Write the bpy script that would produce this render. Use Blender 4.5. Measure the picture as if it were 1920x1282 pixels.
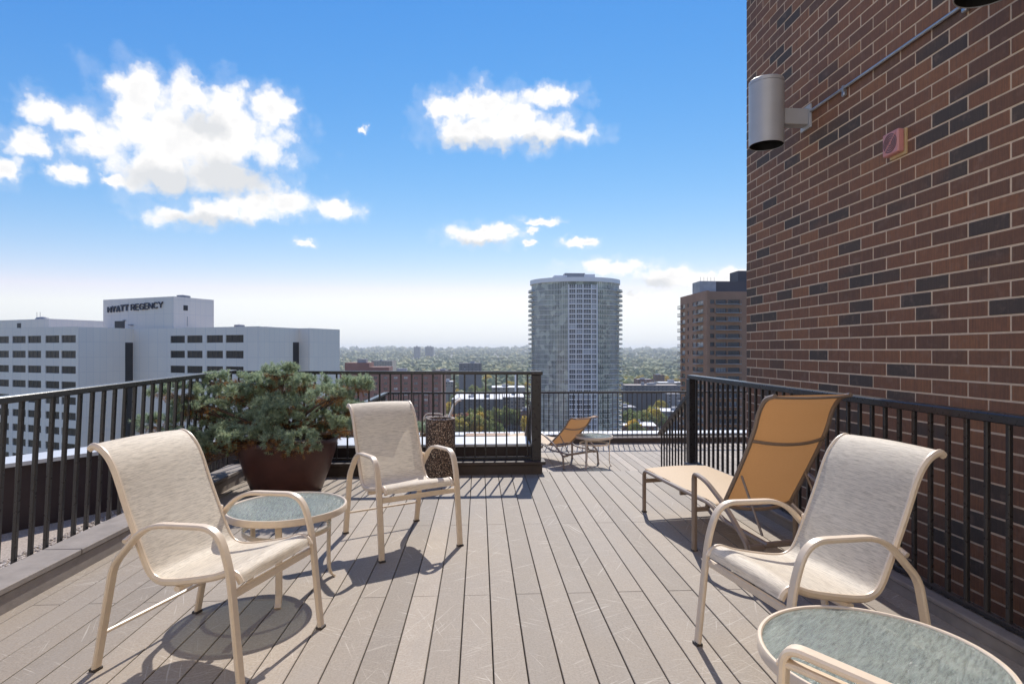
import bpy, bmesh, math, random
import numpy as np
from mathutils import Vector, Matrix
random.seed(7); RNG = np.random.default_rng(11)
for o in list(bpy.data.objects): bpy.data.objects.remove(o)
SC = bpy.context.scene
COL = SC.collection
R = math.radians

# ------------------------------------------------------------------ camera
CAM_H = 1.382; YAW = math.atan(61 / 1110)
cd = bpy.data.cameras.new('camera'); cam = bpy.data.objects.new('camera', cd); COL.objects.link(cam)
cam.location = (0, 0, CAM_H); cam.rotation_euler = (R(90), 0, -YAW)
cd.sensor_width = 36; cd.lens = 36 * 1110 / 1920; cd.shift_y = 15 / 1920
cd.clip_start = 0.05; cd.clip_end = 40000
SC.camera = cam

# ------------------------------------------------------------------ sky and sun
SUN_AZ, SUN_EL = R(11.2), R(45.4)
world = bpy.data.worlds.new('World'); SC.world = world; world.use_nodes = True
wt = world.node_tree; wt.nodes.clear()
def wn(t, **k):
    n = wt.nodes.new(t)
    for a, b in k.items(): setattr(n, a, b)
    return n
def wl(a, b): wt.links.new(a, b)
def wmath(op, a, b=None, c=None, clamp=False):
    n = wn('ShaderNodeMath', operation=op, use_clamp=clamp)
    for i, v in enumerate((a, b, c)):
        if v is None: continue
        if isinstance(v, (int, float)): n.inputs[i].default_value = v
        else: wl(v, n.inputs[i])
    return n.outputs[0]
sky = wn('ShaderNodeTexSky', sky_type='NISHITA'); sky.sun_disc = False
sky.sun_elevation = SUN_EL; sky.sun_rotation = SUN_AZ
sky.air_density = 1.0; sky.dust_density = 0.0; sky.ozone_density = 2.0; sky.altitude = 300
hs = wn('ShaderNodeHueSaturation'); hs.inputs['Saturation'].default_value = 1.20; hs.inputs['Value'].default_value = 1.0
wl(sky.outputs[0], hs.inputs['Color'])
tc = wn('ShaderNodeTexCoord'); sp = wn('ShaderNodeSeparateXYZ'); wl(tc.outputs['Generated'], sp.inputs[0])
az = wmath('MULTIPLY', wmath('ARCTAN2', sp.outputs[0], sp.outputs[1]), 180 / math.pi)
el = wmath('MULTIPLY', wmath('ARCSINE', sp.outputs[2]), 180 / math.pi)
cv = wn('ShaderNodeCombineXYZ'); wl(az, cv.inputs[0]); wl(el, cv.inputs[1])
# domain warp and billow noise, in degrees of sky
nz = wn('ShaderNodeTexNoise'); nz.inputs['Scale'].default_value = 0.5; nz.inputs['Detail'].default_value = 11; nz.inputs['Roughness'].default_value = 0.62
wl(cv.outputs[0], nz.inputs['Vector'])
wp = wn('ShaderNodeTexNoise'); wp.inputs['Scale'].default_value = 0.9; wp.inputs['Detail'].default_value = 4
wl(cv.outputs[0], wp.inputs['Vector'])
wv = wn('ShaderNodeVectorMath', operation='SUBTRACT'); wl(wp.outputs['Color'], wv.inputs[0]); wv.inputs[1].default_value = (.5, .5, .5)
ws = wn('ShaderNodeVectorMath', operation='MULTIPLY'); wl(wv.outputs[0], ws.inputs[0]); ws.inputs[1].default_value = (2.2, 1.5, 0)
pv = wn('ShaderNodeVectorMath', operation='ADD'); wl(cv.outputs[0], pv.inputs[0]); wl(ws.outputs[0], pv.inputs[1])
CLOUDS = [(-28.9, 19.6, 2.97, 2.64), (-25.6, 20.9, 1.78, 1.66), (-22.6, 20.6, 2.3, 1.87), (-19.0, 20.6, 2.3, 1.68), (-26.4, 17.2, 6.83, 3.89), (-22.0, 18.1, 5.5, 3.38), (-27.6, 14.6, 4.39, 2.29), (-22.4, 14.8, 4.62, 2.09), (-35.1, 17.7, 1.85, 1.03), (-33.0, 17.0, 1.85, 1.22), (-36.4, 15.2, 1.66, 1.11), (-32.0, 15.8, 2.76, 1.02), (-37.2, 12.8, 1.2, 1.12), (-33.5, 13.3, 1.6, 0.86), (-30.7, 13.4, 1.07, 0.53), (-26.4, 11.3, 3.12, 1.12), (-23.6, 11.9, 3.5, 1.32), (-20.2, 12.6, 2.7, 1.26), (-17.4, 13.0, 2.35, 1.19), (-13.1, 12.8, 2.14, 1.13), (-11.0, 19.8, 0.5, 0.3), (0.3, 22.3, 4.89, 1.85), (-3.0, 22.0, 2.45, 1.32), (7.0, 23.0, 3.19, 1.05), (-0.5, 20.4, 5.4, 1.54), (4.7, 20.3, 4.9, 1.63), (8.8, 19.8, 3.32, 0.82), (3.1, 21.4, 4.9, 1.7), (0.3, 11.0, 3.86, 1.09), (2.4, 11.4, 2.32, 0.74), (6.2, 12.2, 2.47, 0.44), (9.8, 10.3, 2.04, 0.5), (5.2, 11.4, 0.72, 0.35), (4.7, 10.2, 0.77, 0.35), (12.4, 7.9, 4.28, 0.85), (18.5, 6.6, 4.08, 0.98), (23.0, 6.7, 2.74, 0.72), (15.1, 5.0, 2.96, 0.85), (-16.0, 9.8, 1.11, 0.38)]
CLOUDS = [(a, e, ra * 1.12, re * 1.14) for a, e, ra, re in CLOUDS]
fld = None
for (a, e, ra, re) in CLOUDS:
    s = wn('ShaderNodeVectorMath', operation='SUBTRACT'); wl(pv.outputs[0], s.inputs[0]); s.inputs[1].default_value = (a, e, 0)
    m = wn('ShaderNodeVectorMath', operation='MULTIPLY'); wl(s.outputs[0], m.inputs[0]); m.inputs[1].default_value = (1 / ra, 1 / re, 0)
    l = wn('ShaderNodeVectorMath', operation='LENGTH'); wl(m.outputs[0], l.inputs[0])
    d = wmath('SUBTRACT', 1.0, l.outputs['Value'])
    fld = d if fld is None else wmath('SMOOTH_MAX', fld, d, 0.25)
vb = wn('ShaderNodeTexVoronoi', feature='F1', voronoi_dimensions='2D'); vb.inputs['Scale'].default_value = .50; vb.inputs['Detail'].default_value = 0; wl(pv.outputs[0], vb.inputs['Vector'])
dens = wmath('ADD', wmath('ADD', fld, wmath('MULTIPLY', wmath('SUBTRACT', nz.outputs[0], 0.5), 1.05)), wmath('MULTIPLY', wmath('SUBTRACT', .50, vb.outputs['Distance']), .62))
nf = wn('ShaderNodeTexNoise'); nf.inputs['Scale'].default_value = 4.2; nf.inputs['Detail'].default_value = 7; nf.inputs['Roughness'].default_value = .6; wl(tc.outputs['Generated'], nf.inputs['Vector'])   # the same fair weather all round
rest = wmath('MAXIMUM', wmath('MULTIPLY', wmath('SUBTRACT', wmath('ABSOLUTE', az), 48.0), .1, None, True), wmath('MULTIPLY', wmath('SUBTRACT', el, 40.0), .1, None, True))
dens = wmath('MAXIMUM', dens, wmath('SUBTRACT', wmath('MULTIPLY', wmath('SUBTRACT', nf.outputs[0], .555), 5.0), wmath('MULTIPLY', wmath('SUBTRACT', 1.0, rest), 9.0)))
mr = wn('ShaderNodeMapRange', interpolation_type='SMOOTHSTEP'); wl(dens, mr.inputs['Value'])
mr.inputs['From Min'].default_value = 0.02; mr.inputs['From Max'].default_value = 0.68
veil = wn('ShaderNodeMapRange', interpolation_type='SMOOTHSTEP'); wl(dens, veil.inputs['Value']); veil.inputs['From Min'].default_value = -.28; veil.inputs['From Max'].default_value = .30; veil.inputs['To Max'].default_value = .16
# cloud body: lit tops, a little grey where it is thick
n2 = wn('ShaderNodeTexNoise'); n2.inputs['Scale'].default_value = 0.33; n2.inputs['Detail'].default_value = 5
wl(cv.outputs[0], n2.inputs['Vector'])
sh = wn('ShaderNodeMapRange', interpolation_type='SMOOTHSTEP'); wl(n2.outputs[0], sh.inputs['Value'])
sh.inputs['From Min'].default_value = 0.36; sh.inputs['From Max'].default_value = 0.60
cc = wn('ShaderNodeMix', data_type='RGBA'); thick = wn('ShaderNodeMapRange', interpolation_type='SMOOTHSTEP'); wl(dens, thick.inputs['Value']); thick.inputs['From Min'].default_value = .45; thick.inputs['From Max'].default_value = 1.15
gs = None
for (a, e, ra, re) in ((-22.4, 14.6, 5.2, 2.3), (-26.8, 13.8, 4.6, 1.6), (0, 19.0, 6.0, 1.1), (5.7, 19.2, 5.0, 1.0), (-23.6, 10.9, 5.0, .9), (.3, 10.1, 3.8, .65), (-24.4, 18.6, 2.6, 1.4), (15, 6.0, 5, .8)):   # shaded undersides
    s_ = wn('ShaderNodeVectorMath', operation='SUBTRACT'); wl(pv.outputs[0], s_.inputs[0]); s_.inputs[1].default_value = (a, e, 0); m_ = wn('ShaderNodeVectorMath', operation='MULTIPLY'); wl(s_.outputs[0], m_.inputs[0]); m_.inputs[1].default_value = (1 / ra, 1 / re, 0); l_ = wn('ShaderNodeVectorMath', operation='LENGTH'); wl(m_.outputs[0], l_.inputs[0])
    d_ = wmath('SUBTRACT', 1.0, l_.outputs['Value']); gs = d_ if gs is None else wmath('SMOOTH_MAX', gs, d_, .2)
gs = wmath('MULTIPLY', wmath('ADD', gs, wmath('MULTIPLY', wmath('SUBTRACT', nz.outputs[0], .5), 1.0)), 1.7, None, True)
wl(wmath('MAXIMUM', gs, wmath('MULTIPLY', wmath('MULTIPLY', sh.outputs[0], thick.outputs[0]), .45)), cc.inputs['Factor'])
cc.inputs['A'].default_value = (6.1, 6.0, 5.9, 1); cc.inputs['B'].default_value = (4.35, 4.45, 4.6, 1)
mx = wn('ShaderNodeMix', data_type='RGBA')
tint = wn('ShaderNodeMix', data_type='RGBA', blend_type='MULTIPLY'); tint.inputs['Factor'].default_value = 1; tint.inputs['B'].default_value = (.96, .925, .975, 1); wl(hs.outputs[0], tint.inputs['A'])
sq = wn('ShaderNodeSeparateColor'); wl(tint.outputs['Result'], sq.inputs[0]); cq_ = wn('ShaderNodeCombineColor')   # colour grade of the whole sky
bB = wmath('MULTIPLY', wmath('POWER', sq.outputs[2], .46), 2.12)
gG = wmath('MINIMUM', wmath('MULTIPLY', wmath('POWER', sq.outputs[1], .94), .84), wmath('MULTIPLY', bB, .99)); wl(gG, cq_.inputs[1])
wl(wmath('MINIMUM', wmath('MULTIPLY', wmath('POWER', sq.outputs[0], 1.45), .545), wmath('MULTIPLY', gG, .97)), cq_.inputs[0]); wl(bB, cq_.inputs[2])
wl(wmath('MAXIMUM', mr.outputs[0], veil.outputs[0]), mx.inputs['Factor']); wl(cq_.outputs[0], mx.inputs['A']); wl(cc.outputs['Result'], mx.inputs['B'])
bg = wn('ShaderNodeBackground'); bg.inputs['Strength'].default_value = 0.15
wl(mx.outputs['Result'], bg.inputs['Color'])
wo = wn('ShaderNodeOutputWorld'); wl(bg.outputs[0], wo.inputs['Surface'])
world.cycles.sampling_method = 'MANUAL'; world.cycles.sample_map_resolution = 256
sd = bpy.data.lights.new('sun', 'SUN'); sd.energy = 4.4; sd.angle = R(0.53); sd.color = (1, .95, .88)
sun = bpy.data.objects.new('sun', sd); COL.objects.link(sun)
sv = Vector((math.sin(SUN_AZ) * math.cos(SUN_EL), math.cos(SUN_AZ) * math.cos(SUN_EL), math.sin(SUN_EL)))
sun.rotation_euler = sv.to_track_quat('Z', 'Y').to_euler(); sun.location = (0, 0, 60)
SC.view_settings.view_transform = 'Standard'; SC.view_settings.look = 'None'
SC.view_settings.exposure = 0.26; SC.view_settings.gamma = 1; SC.view_settings.use_curve_mapping = False
SC.render.engine = 'CYCLES'
SC.cycles.use_denoising = True
SC.cycles.max_bounces = 6; SC.cycles.transparent_max_bounces = 10; SC.cycles.volume_bounces = 0
SC.cycles.sample_clamp_indirect = 6

# ------------------------------------------------------------------ helpers
CY, SY = math.cos(YAW), math.sin(YAW)
def W(xc, zc, z=0.0):            # metres right of / ahead of the camera -> world
    return Vector((xc * CY + zc * SY, -xc * SY + zc * CY, z))
def link(o, parent=None):
    COL.objects.link(o)
    if parent is not None: o.parent = parent
    return o
def tag(o, label, cat, group=None):
    o['label'] = label; o['category'] = cat
    if group: o['group'] = group
    return o
def thing(name, label, cat, loc=(0, 0, 0), rz=0, group=None):
    o = link(bpy.data.objects.new(name, None)); o.location = loc; o.rotation_euler = (0, 0, rz)
    o.empty_display_size = .1
    return tag(o, label, cat, group)
def structure(o): o['kind'] = 'structure'; return o
def stuff(o): o['kind'] = 'stuff'; return o
class MB:
    def __init__(s): s.v = []; s.f = []; s.m = []
    def add(s, vs, fs, mi=0):
        b = len(s.v); s.v += [tuple(v) for v in vs]; s.f += [tuple(i + b for i in f) for f in fs]; s.m += [mi] * len(fs); return s
    def box(s, x0, x1, y0, y1, z0, z1, mi=0):
        return s.add([(x, y, z) for z in (z0, z1) for y in (y0, y1) for x in (x0, x1)],
              [(0, 2, 3, 1), (4, 5, 7, 6), (0, 1, 5, 4), (2, 6, 7, 3), (0, 4, 6, 2), (1, 3, 7, 5)], mi)
    def cbox(s, x0, x1, y0, y1, z0, z1, c, mi=0):  # box with chamfered edges
        bm = bmesh.new(); bmesh.ops.create_cube(bm, size=1)
        for v in bm.verts: v.co = Vector(((x0 + x1) / 2 + v.co.x * (x1 - x0), (y0 + y1) / 2 + v.co.y * (y1 - y0), (z0 + z1) / 2 + v.co.z * (z1 - z0)))
        bmesh.ops.bevel(bm, geom=bm.edges[:], offset=c, segments=1, affect='EDGES')
        bm.verts.index_update()
        s.add([v.co.copy() for v in bm.verts], [[v.index for v in f.verts] for f in bm.faces], mi); bm.free(); return s
    def sweep(s, pts, side, w, t, ch=.3, mi=0, closed=False, n_oct=True):
        pts = [Vector(p) for p in pts]; side = Vector(side).normalized(); n = len(pts); rings = []
        c = ch * min(w, t)
        prof = [(-w/2 + c, -t/2), (w/2 - c, -t/2), (w/2, -t/2 + c), (w/2, t/2 - c), (w/2 - c, t/2), (-w/2 + c, t/2), (-w/2, t/2 - c), (-w/2, -t/2 + c)]
        vs = []
        for i, p in enumerate(pts):
            if closed: a, b = pts[(i - 1) % n], pts[(i + 1) % n]
            else: a, b = pts[max(i - 1, 0)], pts[min(i + 1, n - 1)]
            tg = (b - a).normalized(); nr = tg.cross(side).normalized()
            k = 1.0
            if 0 < i < n - 1 or closed:
                d1 = (p - a).normalized(); k = 1 / max(.5, abs(d1.dot(tg)))
            for (x, y) in prof: vs.append(p + side * x + nr * (y * k))
        fs = []
        for i in range(n if closed else n - 1):
            j = (i + 1) % n
            for q in range(8):
                r = (q + 1) % 8; fs.append((i * 8 + q, j * 8 + q, j * 8 + r, i * 8 + r))
        if not closed: fs.append(tuple(range(7, -1, -1))); fs.append(tuple((n - 1) * 8 + q for q in range(8)))
        return s.add(vs, fs, mi)
    def tube(s, pts, r, n=8, mi=0, caps=True):
        pts = [Vector(p) for p in pts]; vs = []; fs = []; up = Vector((0.13, .31, .94))
        rs = r if isinstance(r, (list, tuple)) else [r] * len(pts)
        for i, p in enumerate(pts):
            tg = (pts[min(i + 1, len(pts) - 1)] - pts[max(i - 1, 0)]).normalized()
            a = tg.cross(up)
            if a.length < .05: a = tg.cross(Vector((1, 0, 0)))
            a.normalize(); b = tg.cross(a)
            for q in range(n):
                an = 2 * math.pi * q / n; vs.append(p + (a * math.cos(an) + b * math.sin(an)) * rs[i])
        for i in range(len(pts) - 1):
            for q in range(n):
                e = (q + 1) % n; fs.append((i * n + q, i * n + e, (i + 1) * n + e, (i + 1) * n + q))
        if caps: fs.append(tuple(range(n - 1, -1, -1))); fs.append(tuple((len(pts) - 1) * n + q for q in range(n)))
        return s.add(vs, fs, mi)
    def lathe(s, prof, n=32, mi=0, c=(0, 0, 0)):
        vs = []; fs = []
        for (r, z) in prof:
            for q in range(n): vs.append((c[0] + r * math.cos(2 * math.pi * q / n), c[1] + r * math.sin(2 * math.pi * q / n), c[2] + z))
        for i in range(len(prof) - 1):
            for q in range(n):
                e = (q + 1) % n; fs.append((i * n + q, i * n + e, (i + 1) * n + e, (i + 1) * n + q))
        return s.add(vs, fs, mi)
    def quad(s, a, b, c, d, mi=0): return s.add([a, b, c, d], [(0, 1, 2, 3)], mi)
    def mesh(s, name, mats, smooth=False):
        me = bpy.data.meshes.new(name); me.from_pydata(s.v, [], s.f)
        for m in (mats if isinstance(mats, (list, tuple)) else [mats]): me.materials.append(m)
        if len(set(s.m)) > 1: me.polygons.foreach_set('material_index', s.m)
        if smooth:
            me.polygons.foreach_set('use_smooth', [True] * len(me.polygons))
            try: me.set_sharp_from_angle(angle=R(38))
            except Exception: pass
        me.update(); return me
    def build(s, name, mats, parent=None, smooth=False):
        return link(bpy.data.objects.new(name, s.mesh(name, mats, smooth)), parent)
def copy_tree(o, parent=None):
    c = o.copy(); link(c, parent)
    for ch in o.children: copy_tree(ch, c)
    return c
def fillet(pts, rad, n=6):
    pts = [Vector(p) for p in pts]; out = [pts[0]]
    rad = rad if isinstance(rad, (list, tuple)) else [rad] * (len(pts) - 2)
    for i in range(1, len(pts) - 1):
        p = pts[i]; a = (pts[i - 1] - p); b = (pts[i + 1] - p); r = min(rad[i - 1], a.length * .49, b.length * .49)
        a = p + a.normalized() * r; b = p + b.normalized() * r
        for k in range(n + 1):
            t = k / n; out.append(a * (1 - t) ** 2 + p * 2 * t * (1 - t) + b * t * t)
    out.append(pts[-1]); return out
def catmull(pts, n=6):
    P = [Vector(p) for p in pts]; P = [P[0] * 2 - P[1]] + P + [P[-1] * 2 - P[-2]]; out = []
    for i in range(1, len(P) - 2):
        for k in range(n):
            t = k / n; a, b, c, d = P[i - 1], P[i], P[i + 1], P[i + 2]
            out.append(.5 * ((2 * b) + (c - a) * t + (2 * a - 5 * b + 4 * c - d) * t * t + (3 * b - a - 3 * c + d) * t ** 3))
    out.append(P[-2]); return out

# ------------------------------------------------------------------ materials
class NT:
    def __init__(s, name):
        s.mat = bpy.data.materials.new(name); s.mat.use_nodes = True; s.t = s.mat.node_tree
        s.b = s.t.nodes['Principled BSDF']; s.out = s.t.nodes['Material Output']
    def n(s, typ, **k):
        n = s.t.nodes.new(typ)
        for a, b in k.items(): setattr(n, a, b)
        return n
    def l(s, a, b): s.t.links.new(a, b)
    def val(s, sock, v):
        if isinstance(v, (int, float, tuple)): sock.default_value = v
        else: s.l(v, sock)
    def math(s, op, a, b=None, clamp=False):
        n = s.n('ShaderNodeMath', operation=op, use_clamp=clamp); s.val(n.inputs[0], a)
        if b is not None: s.val(n.inputs[1], b)
        return n.outputs[0]
    def coords(s, kind='Object', scale=(1, 1, 1)):
        if kind == 'World': src = s.n('ShaderNodeNewGeometry').outputs['Position']
        else: src = s.n('ShaderNodeTexCoord').outputs[kind]
        m = s.n('ShaderNodeMapping'); s.l(src, m.inputs[0]); m.inputs['Scale'].default_value = scale
        return m.outputs[0]
    def noise(s, vec, scale, detail=4, rough=.55):
        n = s.n('ShaderNodeTexNoise'); s.l(vec, n.inputs['Vector'])
        n.inputs['Scale'].default_value = scale; n.inputs['Detail'].default_value = detail; n.inputs['Roughness'].default_value = rough
        return n.outputs[0]
    def ramp(s, fac, stops):
        n = s.n('ShaderNodeValToRGB'); s.l(fac, n.inputs[0]); e = n.color_ramp.elements
        while len(e) < len(stops): e.new(.5)
        for i, (p, c) in enumerate(stops): e[i].position = p; e[i].color = tuple(c) + (1,) if len(c) == 3 else c
        return n.outputs[0]
    def range(s, v, a, b, c=0., d=1.):
        n = s.n('ShaderNodeMapRange'); s.l(v, n.inputs[0])
        for i, q in enumerate((a, b, c, d)): n.inputs[i + 1].default_value = q
        return n.outputs[0]
    def mix(s, fac, a, b, blend='MIX'):
        n = s.n('ShaderNodeMix', data_type='RGBA', blend_type=blend); s.val(n.inputs['Factor'], fac)
        for k, v in (('A', a), ('B', b)):
            if isinstance(v, tuple): n.inputs[k].default_value = v + (1,) if len(v) == 3 else v
            else: s.l(v, n.inputs[k])
        return n.outputs['Result']
    def bump(s, h, strength=.3, dist=.01):
        n = s.n('ShaderNodeBump'); s.l(h, n.inputs['Height']); n.inputs['Strength'].default_value = strength; n.inputs['Distance'].default_value = dist
        s.l(n.outputs[0], s.b.inputs['Normal']); return n
    def set(s, **k):
        for a, v in k.items():
            s.val(s.b.inputs[a.replace('_', ' ')], v if not (isinstance(v, tuple) and len(v) == 3) else v + (1,))
        return s
def plain(name, col, rough=.6, var=.12, scale=6., metal=0., spec=.5, bump=0., bscale=80., kind='Object', rnd=0.):
    m = NT(name); v = m.coords(kind); n = m.noise(v, scale, 5)
    c = m.ramp(n, [(.25, tuple(x * (1 - var) for x in col)), (.75, tuple(min(1, x * (1 + var)) for x in col))])
    if rnd:
        oi = m.n('ShaderNodeObjectInfo'); k = m.range(oi.outputs['Random'], 0, 1, 1 - rnd, 1 + rnd)
        cb = m.n('ShaderNodeCombineColor')
        for i in range(3): m.l(k, cb.inputs[i])
        c = m.mix(1.0, c, cb.outputs[0], 'MULTIPLY')
    m.l(c, m.b.inputs['Base Color'])
    m.set(Metallic=metal); m.b.inputs['Specular IOR Level'].default_value = spec
    m.l(m.range(m.noise(v, scale * 3), .2, .8, rough * .85, min(1, rough * 1.15)), m.b.inputs['Roughness'])
    if bump: m.bump(m.noise(v, bscale, 3), bump, .004)
    return m.mat
MT = {}
# composite deck boards: greyed brown, fine grain along the board, scuffs and scratches across boards
m = NT('deck_composite'); g = m.coords('World'); grain = m.noise(m.coords('World', (60, 2.2, 1)), 3.0, 6, .7)
blot = m.noise(g, 1.6, 5); fine = m.noise(g, 90, 2)
c = m.ramp(grain, [(.3, (.30, .245, .20)), (.7, (.40, .34, .285))])
c = m.mix(m.range(blot, .35, .7), c, (.385, .315, .245)); c = m.mix(m.range(fine, .35, .65, 0, .5), c, (.50, .44, .38)); c = m.mix(m.range(m.noise(g, 160, 2, .8), .5, .68, 0, .5), c, (.22, .18, .15))
oi = m.n('ShaderNodeObjectInfo'); sx0 = m.n('ShaderNodeSeparateColor'); m.l(oi.outputs['Color'], sx0.inputs[0]); kk = m.range(sx0.outputs[0], 0, 1, .60, .90); cb = m.n('ShaderNodeCombineColor')
for i in range(3): m.l(kk, cb.inputs[i])
c = m.mix(1.0, c, cb.outputs[0], 'MULTIPLY')
for (rot, sx_, sy_, thr, amt) in ((.55, 2.6, 80, .65, .55), (1.95, 2.0, 90, .66, .48), (2.65, 3.6, 105, .65, .52), (1.15, 1.7, 76, .67, .48), (.15, 5.0, 115, .65, .42)):
    mp = m.n('ShaderNodeMapping'); mp.vector_type = 'TEXTURE'; m.l(m.n('ShaderNodeNewGeometry').outputs['Position'], mp.inputs[0]); mp.inputs['Rotation'].default_value = (0, 0, rot); mp.inputs['Scale'].default_value = (1 / sx_, 1 / sy_, 1); mp.inputs['Location'].default_value = (rot * 3, sx_, 0)
    wob = m.n('ShaderNodeVectorMath', operation='ADD'); m.l(mp.outputs[0], wob.inputs[0]); wb = m.n('ShaderNodeCombineXYZ'); m.l(m.math('MULTIPLY', m.noise(g, 1.1, 2), 6.0), wb.inputs[1]); m.l(wb.outputs[0], wob.inputs[1])
    ln = m.range(m.noise(wob.outputs[0], 1.0, 1, .5), thr, thr + .05); msk = m.range(m.noise(g, 1.2 + rot, 3), .48, .66, .03, amt); c = m.mix(m.math('MULTIPLY', ln, msk), c, (.62, .575, .52))
scuff = m.math('MULTIPLY', m.range(m.noise(m.coords('World', (9, 5, 1)), 9, 6, .8), .58, .72, 0, .35), m.range(m.noise(g, .9, 2), .45, .65))
c = m.mix(scuff, c, (.53, .485, .43)); c = m.mix(m.range(m.noise(g, 7, 5, .7), .54, .75, 0, .45), c, (.24, .20, .165)); c = m.mix(m.range(m.noise(m.coords('World', (3, .7, 1)), 1.9, 5, .6), .5, .72, 0, .4), c, (.27, .24, .215)); c = m.mix(1.0, c, (.985, .965, .92), 'MULTIPLY')
m.l(c, m.b.inputs['Base Color']); m.set(Roughness=.72); m.bump(m.noise(m.coords('World', (120, 6, 40)), 4, 4), .25, .002); MT['deck'] = m.mat
MT['joist'] = plain('deck_shadow_joist', (.035, .03, .028), .9)
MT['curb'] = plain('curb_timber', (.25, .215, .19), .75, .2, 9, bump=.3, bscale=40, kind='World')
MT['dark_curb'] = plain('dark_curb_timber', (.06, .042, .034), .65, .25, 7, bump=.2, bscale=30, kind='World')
MT['rail'] = plain('bronze_rail_paint', (.030, .028, .029), .29, .2, 12, bump=.12, bscale=90, kind='World')
MT['cap'] = plain('white_coping_metal', (.56, .565, .57), .45, .05, 3, kind='World')
MT['parapet'] = plain('dark_parapet_panel', (.04, .026, .026), .6, .25, 3, kind='World')
MT['roofslab'] = plain('roof_membrane', (.16, .15, .14), .9, .2, 2, kind='World')
m = NT('gravel_stone'); geo = m.n('ShaderNodeNewGeometry')
m.l(m.ramp(geo.outputs['Random Per Island'], [(0, (.22, .17, .13)), (.4, (.36, .31, .27)), (.7, (.5, .42, .35)), (1, (.62, .58, .54))]), m.b.inputs['Base Color']); m.set(Roughness=.8); MT['gravel'] = m.mat
# bricks: raked face, brown with blue-black ones
m = NT('brick_face'); geo = m.n('ShaderNodeNewGeometry'); oi = m.n('ShaderNodeObjectInfo')
rnd = m.math('FRACT', m.math('ADD', geo.outputs['Random Per Island'], oi.outputs['Random']))
big = m.noise(m.coords('World', (1, .55, 1.6)), 1.5, 2); rn2 = m.math('ADD', rnd, m.math('MULTIPLY', m.math('SUBTRACT', big, .5), .5))
c = m.ramp(rn2, [(0, (.092, .064, .046)), (.09, (.108, .070, .047)), (.16, (.19, .09, .048)), (.5, (.255, .110, .054)), (.8, (.30, .125, .058)), (1, (.36, .15, .062))])
st = m.noise(m.coords('World', (1, 95, 4)), 1.0, 4, .7); c = m.mix(m.range(st, .35, .65, 0, .75), c, m.mix(.5, c, (.05, .036, .03))); c = m.mix(m.range(m.noise(m.coords('World'), 38, 4, .7), .35, .7, 0, .4), c, m.mix(.55, c, (.04, .03, .028)))
c = m.mix(m.range(m.noise(m.coords('World'), 14, 4), .55, .75, 0, .35), c, (.30, .18, .125))
m.l(c, m.b.inputs['Base Color']); m.set(Roughness=.78); m.bump(st, .6, .004); MT['brick'] = m.mat
MT['mortar'] = plain('mortar', (.66, .48, .325), .9, .15, 20, bump=.4, bscale=120, kind='World')
MT['frame'] = plain('beige_powdercoat', (.68, .555, .42), .38, .06, 30, bump=.05, bscale=300)
MT['taupe'] = plain('taupe_powdercoat', (.235, .175, .135), .36, .08, 30, bump=.05, bscale=300)
MT['glide'] = plain('dark_plastic_glide', (.05, .04, .035), .6)
def fabric(name, base, dark, transl, stretch, freq, contrast=(.35, .68)):
    m = NT(name); v = m.coords('Object', stretch); n = m.noise(v, freq, 5, .7); n2 = m.noise(m.coords('Object', (stretch[0] * .5, stretch[1] * 3, stretch[2] * .5)), freq * .5, 3)
    c = m.mix(m.range(n, *contrast), base, dark); c = m.mix(m.range(n2, .4, .7, 0, .3), c, tuple(min(1, x * 1.12) for x in base))
    m.l(c, m.b.inputs['Base Color']); m.set(Roughness=.62); m.b.inputs['Sheen Weight'].default_value = .08; bp = m.bump(n, .5, .002)
    tr = m.n('ShaderNodeBsdfTranslucent'); m.l(c, tr.inputs[0]); mxs = m.n('ShaderNodeMixShader'); mxs.inputs[0].default_value = transl
    m.l(m.b.outputs[0], mxs.inputs[1]); m.l(tr.outputs[0], mxs.inputs[2]); m.l(mxs.outputs[0], m.out.inputs[0]); return m.mat
MT['sling'] = fabric('beige_sling_weave', (.88, .785, .64), (.40, .335, .25), .34, (72, 3.0, 72), 4.0, (.42, .74))
MT['orange'] = fabric('orange_mesh_sling', (.52, .27, .11), (.37, .18, .065), .27, (40, 40, 40), 9.0, (.4, .75))
MT['orangeseat'] = fabric('pale_orange_mesh_sling', (.64, .46, .27), (.50, .34, .185), .2, (40, 40, 40), 9.0, (.4, .75))
m = NT('obscure_glass'); v = m.coords('Object', (1, 5.5, 1)); w1 = m.noise(v, 17, 5, .7); w2 = m.noise(m.coords('Object', (1, 1.5, 1)), 7, 3)
m.l(m.mix(m.range(w1, .3, .7), (.17, .20, .18), (.56, .61, .55)), m.b.inputs['Base Color']); m.set(Roughness=.12); m.b.inputs['Specular IOR Level'].default_value = .7
m.bump(m.math('ADD', w1, m.math('MULTIPLY', w2, .5)), .8, .012)
tp = m.n('ShaderNodeBsdfTransparent'); tp.inputs[0].default_value = (.82, .88, .86, 1); mxs = m.n('ShaderNodeMixShader'); mxs.inputs[0].default_value = .44
m.l(m.b.outputs[0], mxs.inputs[1]); m.l(tp.outputs[0], mxs.inputs[2]); m.l(mxs.outputs[0], m.out.inputs[0]); MT['glasstop'] = m.mat
MT['pot'] = plain('brown_glazed_pot', (.075, .028, .02), .42, .35, 5, bump=.15, bscale=25)
MT['soil'] = plain('potting_soil', (.05, .035, .025), .95, .4, 30, bump=.8)
m = NT('exposed_aggregate'); vo = m.n('ShaderNodeTexVoronoi'); vo.inputs['Scale'].default_value = 75; m.l(m.coords('Object'), vo.inputs['Vector'])
sx = m.n('ShaderNodeSeparateColor'); m.l(vo.outputs['Color'], sx.inputs[0])
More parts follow.
